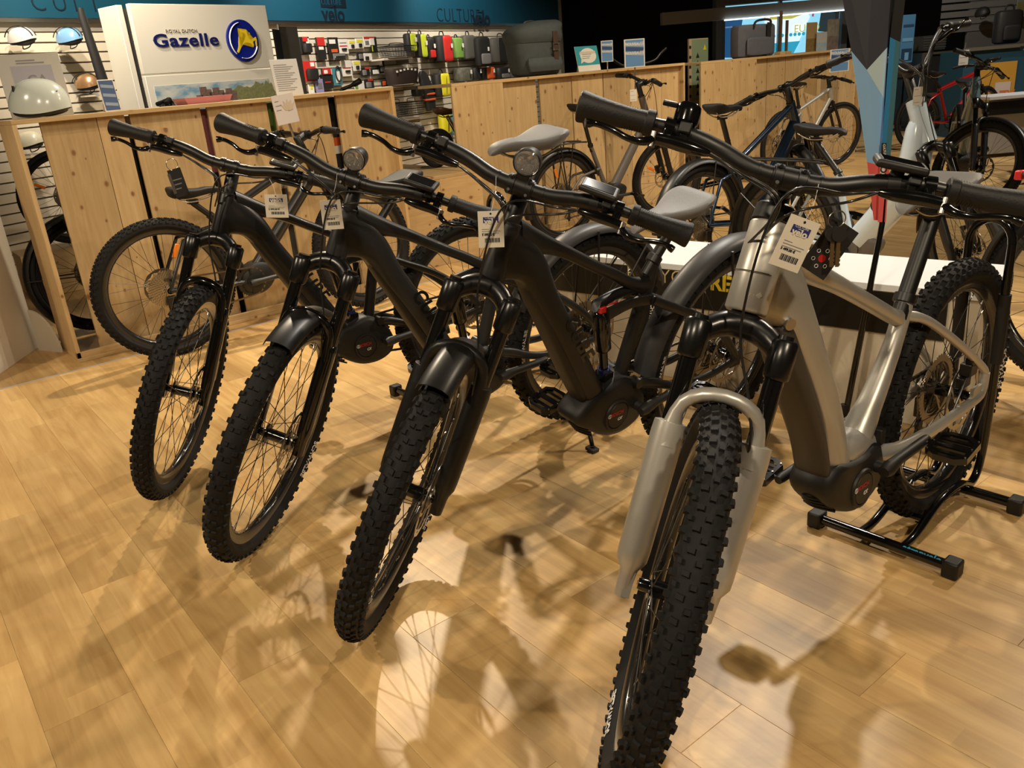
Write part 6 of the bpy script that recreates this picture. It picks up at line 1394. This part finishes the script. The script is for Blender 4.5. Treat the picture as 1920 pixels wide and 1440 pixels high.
at_box('black_cabinet', 'tall black cabinet left of the dark open cabinet', 'cabinet', 1688, 148, 1714, 208, 13.4, .5, C_BLK, 0)
def p_desk(r, w, h):
    MB().bb(-w / 2 - .02, w / 2 + .02, -.05, .02, h, h + .04).build('desk_top', M_CABW, r)
    MB().bb(-w * .34, w * .22, -.012, -.004, h * .05, h * .85).build('yellow_panel', mat('amber panel', (.46, .24, .03), .5), r)
    MB().bb(-w * .05, w * .16, -.02, -.012, h * .38, h * .62).build('label', mat('label white', (.50, .42, .36), .6), r); text_mb('DZV', .16, .004, .003, 0, 'C').build('lettering', mat('orange print', (.55, .14, .04), .5), r, loc=(w * .055, -.022, h * .42))
at_box('service_desk', 'wooden desk with blue and amber front panel at far right', 'desk', 1800, 92, 1935, 190, 11.0, .6, mat('blue panel', (.012, .055, .085), .5), 0, p_desk)
def p_wcab(r, w, h): MB().bb(-w / 2 - .01, w / 2 + .01, -.03, 0, h * .72, h * .96).build('black_band', M_BLK, r); MB().bb(-w / 2 - .02, w / 2 + .02, -.05, .4, h, h + .03).build('table_top', M_TW, r)
at_box('white_cabinet', 'low white display cabinet with black band at the far right', 'cabinet', 1846, 184, 1945, 258, 9.0, .4, mat('pale grey front', (.36, .35, .33), .6), .04, p_wcab)
ws = at_box('slat_panel', 'grey slatted wall panel in the upper right corner', 'panel', 1812, -60, 1935, 85, 12.6, .06, mat('grey slat', (.13, .125, .115), .7), 0)
for k in range(12): MB().bb(-.9, .9, -.012, 0, 0, .075).build('slat', mat('grey slat face', (.17, .165, .155), .7), ws, loc=(0, -.002, 1.30 + k * .1))
p = at_d(1841, 28, 12.3); helmet('bike_helmet', 'black bike helmet on the grey slatted panel at upper right', Matrix.Translation(p) @ Matrix.Rotation(-1.9, 4, 'Z'), C_BLK, .78, None, None)
def p_bp(r, w, h): pass
p = at_d(1885, 82, 11.3); r = thing('black_backpack', 'black backpack standing on the desk at upper right', 'bag', frame_M((p.x, p.y, p.z), RGT, (0, 0, 1))); softbox(.33, .40, .2, .3).build('body', C_BLK, r); softbox(.22, .18, .05, .3).build('pocket', C_BLK, r, loc=(0, -.11, .04)); MB().tube(smooth([(-.06, 0, .38), (-.04, 0, .45), (.04, 0, .45), (.06, 0, .38)], 4), .012, 8).build('handle', C_BLK, r)
def p_yp(r, w, h): MB().bb(-w * .5, w * .5, -.006, 0, 0, h * .4).build('photo_print', colr('meadow print', (.20, .17, .05), .6, noise=.6, nscale=14), r)
at_box('landscape_poster', 'landscape poster in the upper right corner', 'poster', 1905, -40, 1960, 30, 12.4, .02, mat('poster sky grey', (.20, .21, .20), .6), None, p_yp)
# hang tags on the white bike
def paper(label, u0, v0, u1, v1, dist):
    p = at_d((u0 + u1) / 2, v1, dist); k = dist / F_PX; r = thing('hang_tag', label, 'price tag', frame_M(p, RGT, (0, 0, 1)), 'paper tags on the rear bikes')
    MB().bb(-(u1 - u0) / 2 * k, (u1 - u0) / 2 * k, -.0008, .0008, 0, (v1 - v0) * k).build('card', C_WHT, r); MB().tube([(0, 0, (v1 - v0) * k * .95), (.01, .01, (v1 - v0) * k + .05)], .0008, 4).build('string', M_WHT, r)
    print_lines(r, (u1 - u0) * k, (v1 - v0) * k, 3, -.001)
paper('white paper tag hanging below the white bike handlebar', 1711, 166, 1727, 197, 3.95); paper('pale paper tag hanging from the bars right of the white bike', 1797, 97, 1814, 122, 6.55); paper('white paper tag hanging on the grey city bike', 1182, 170, 1194, 190, 6.6)
bpy.context.view_layer.update()
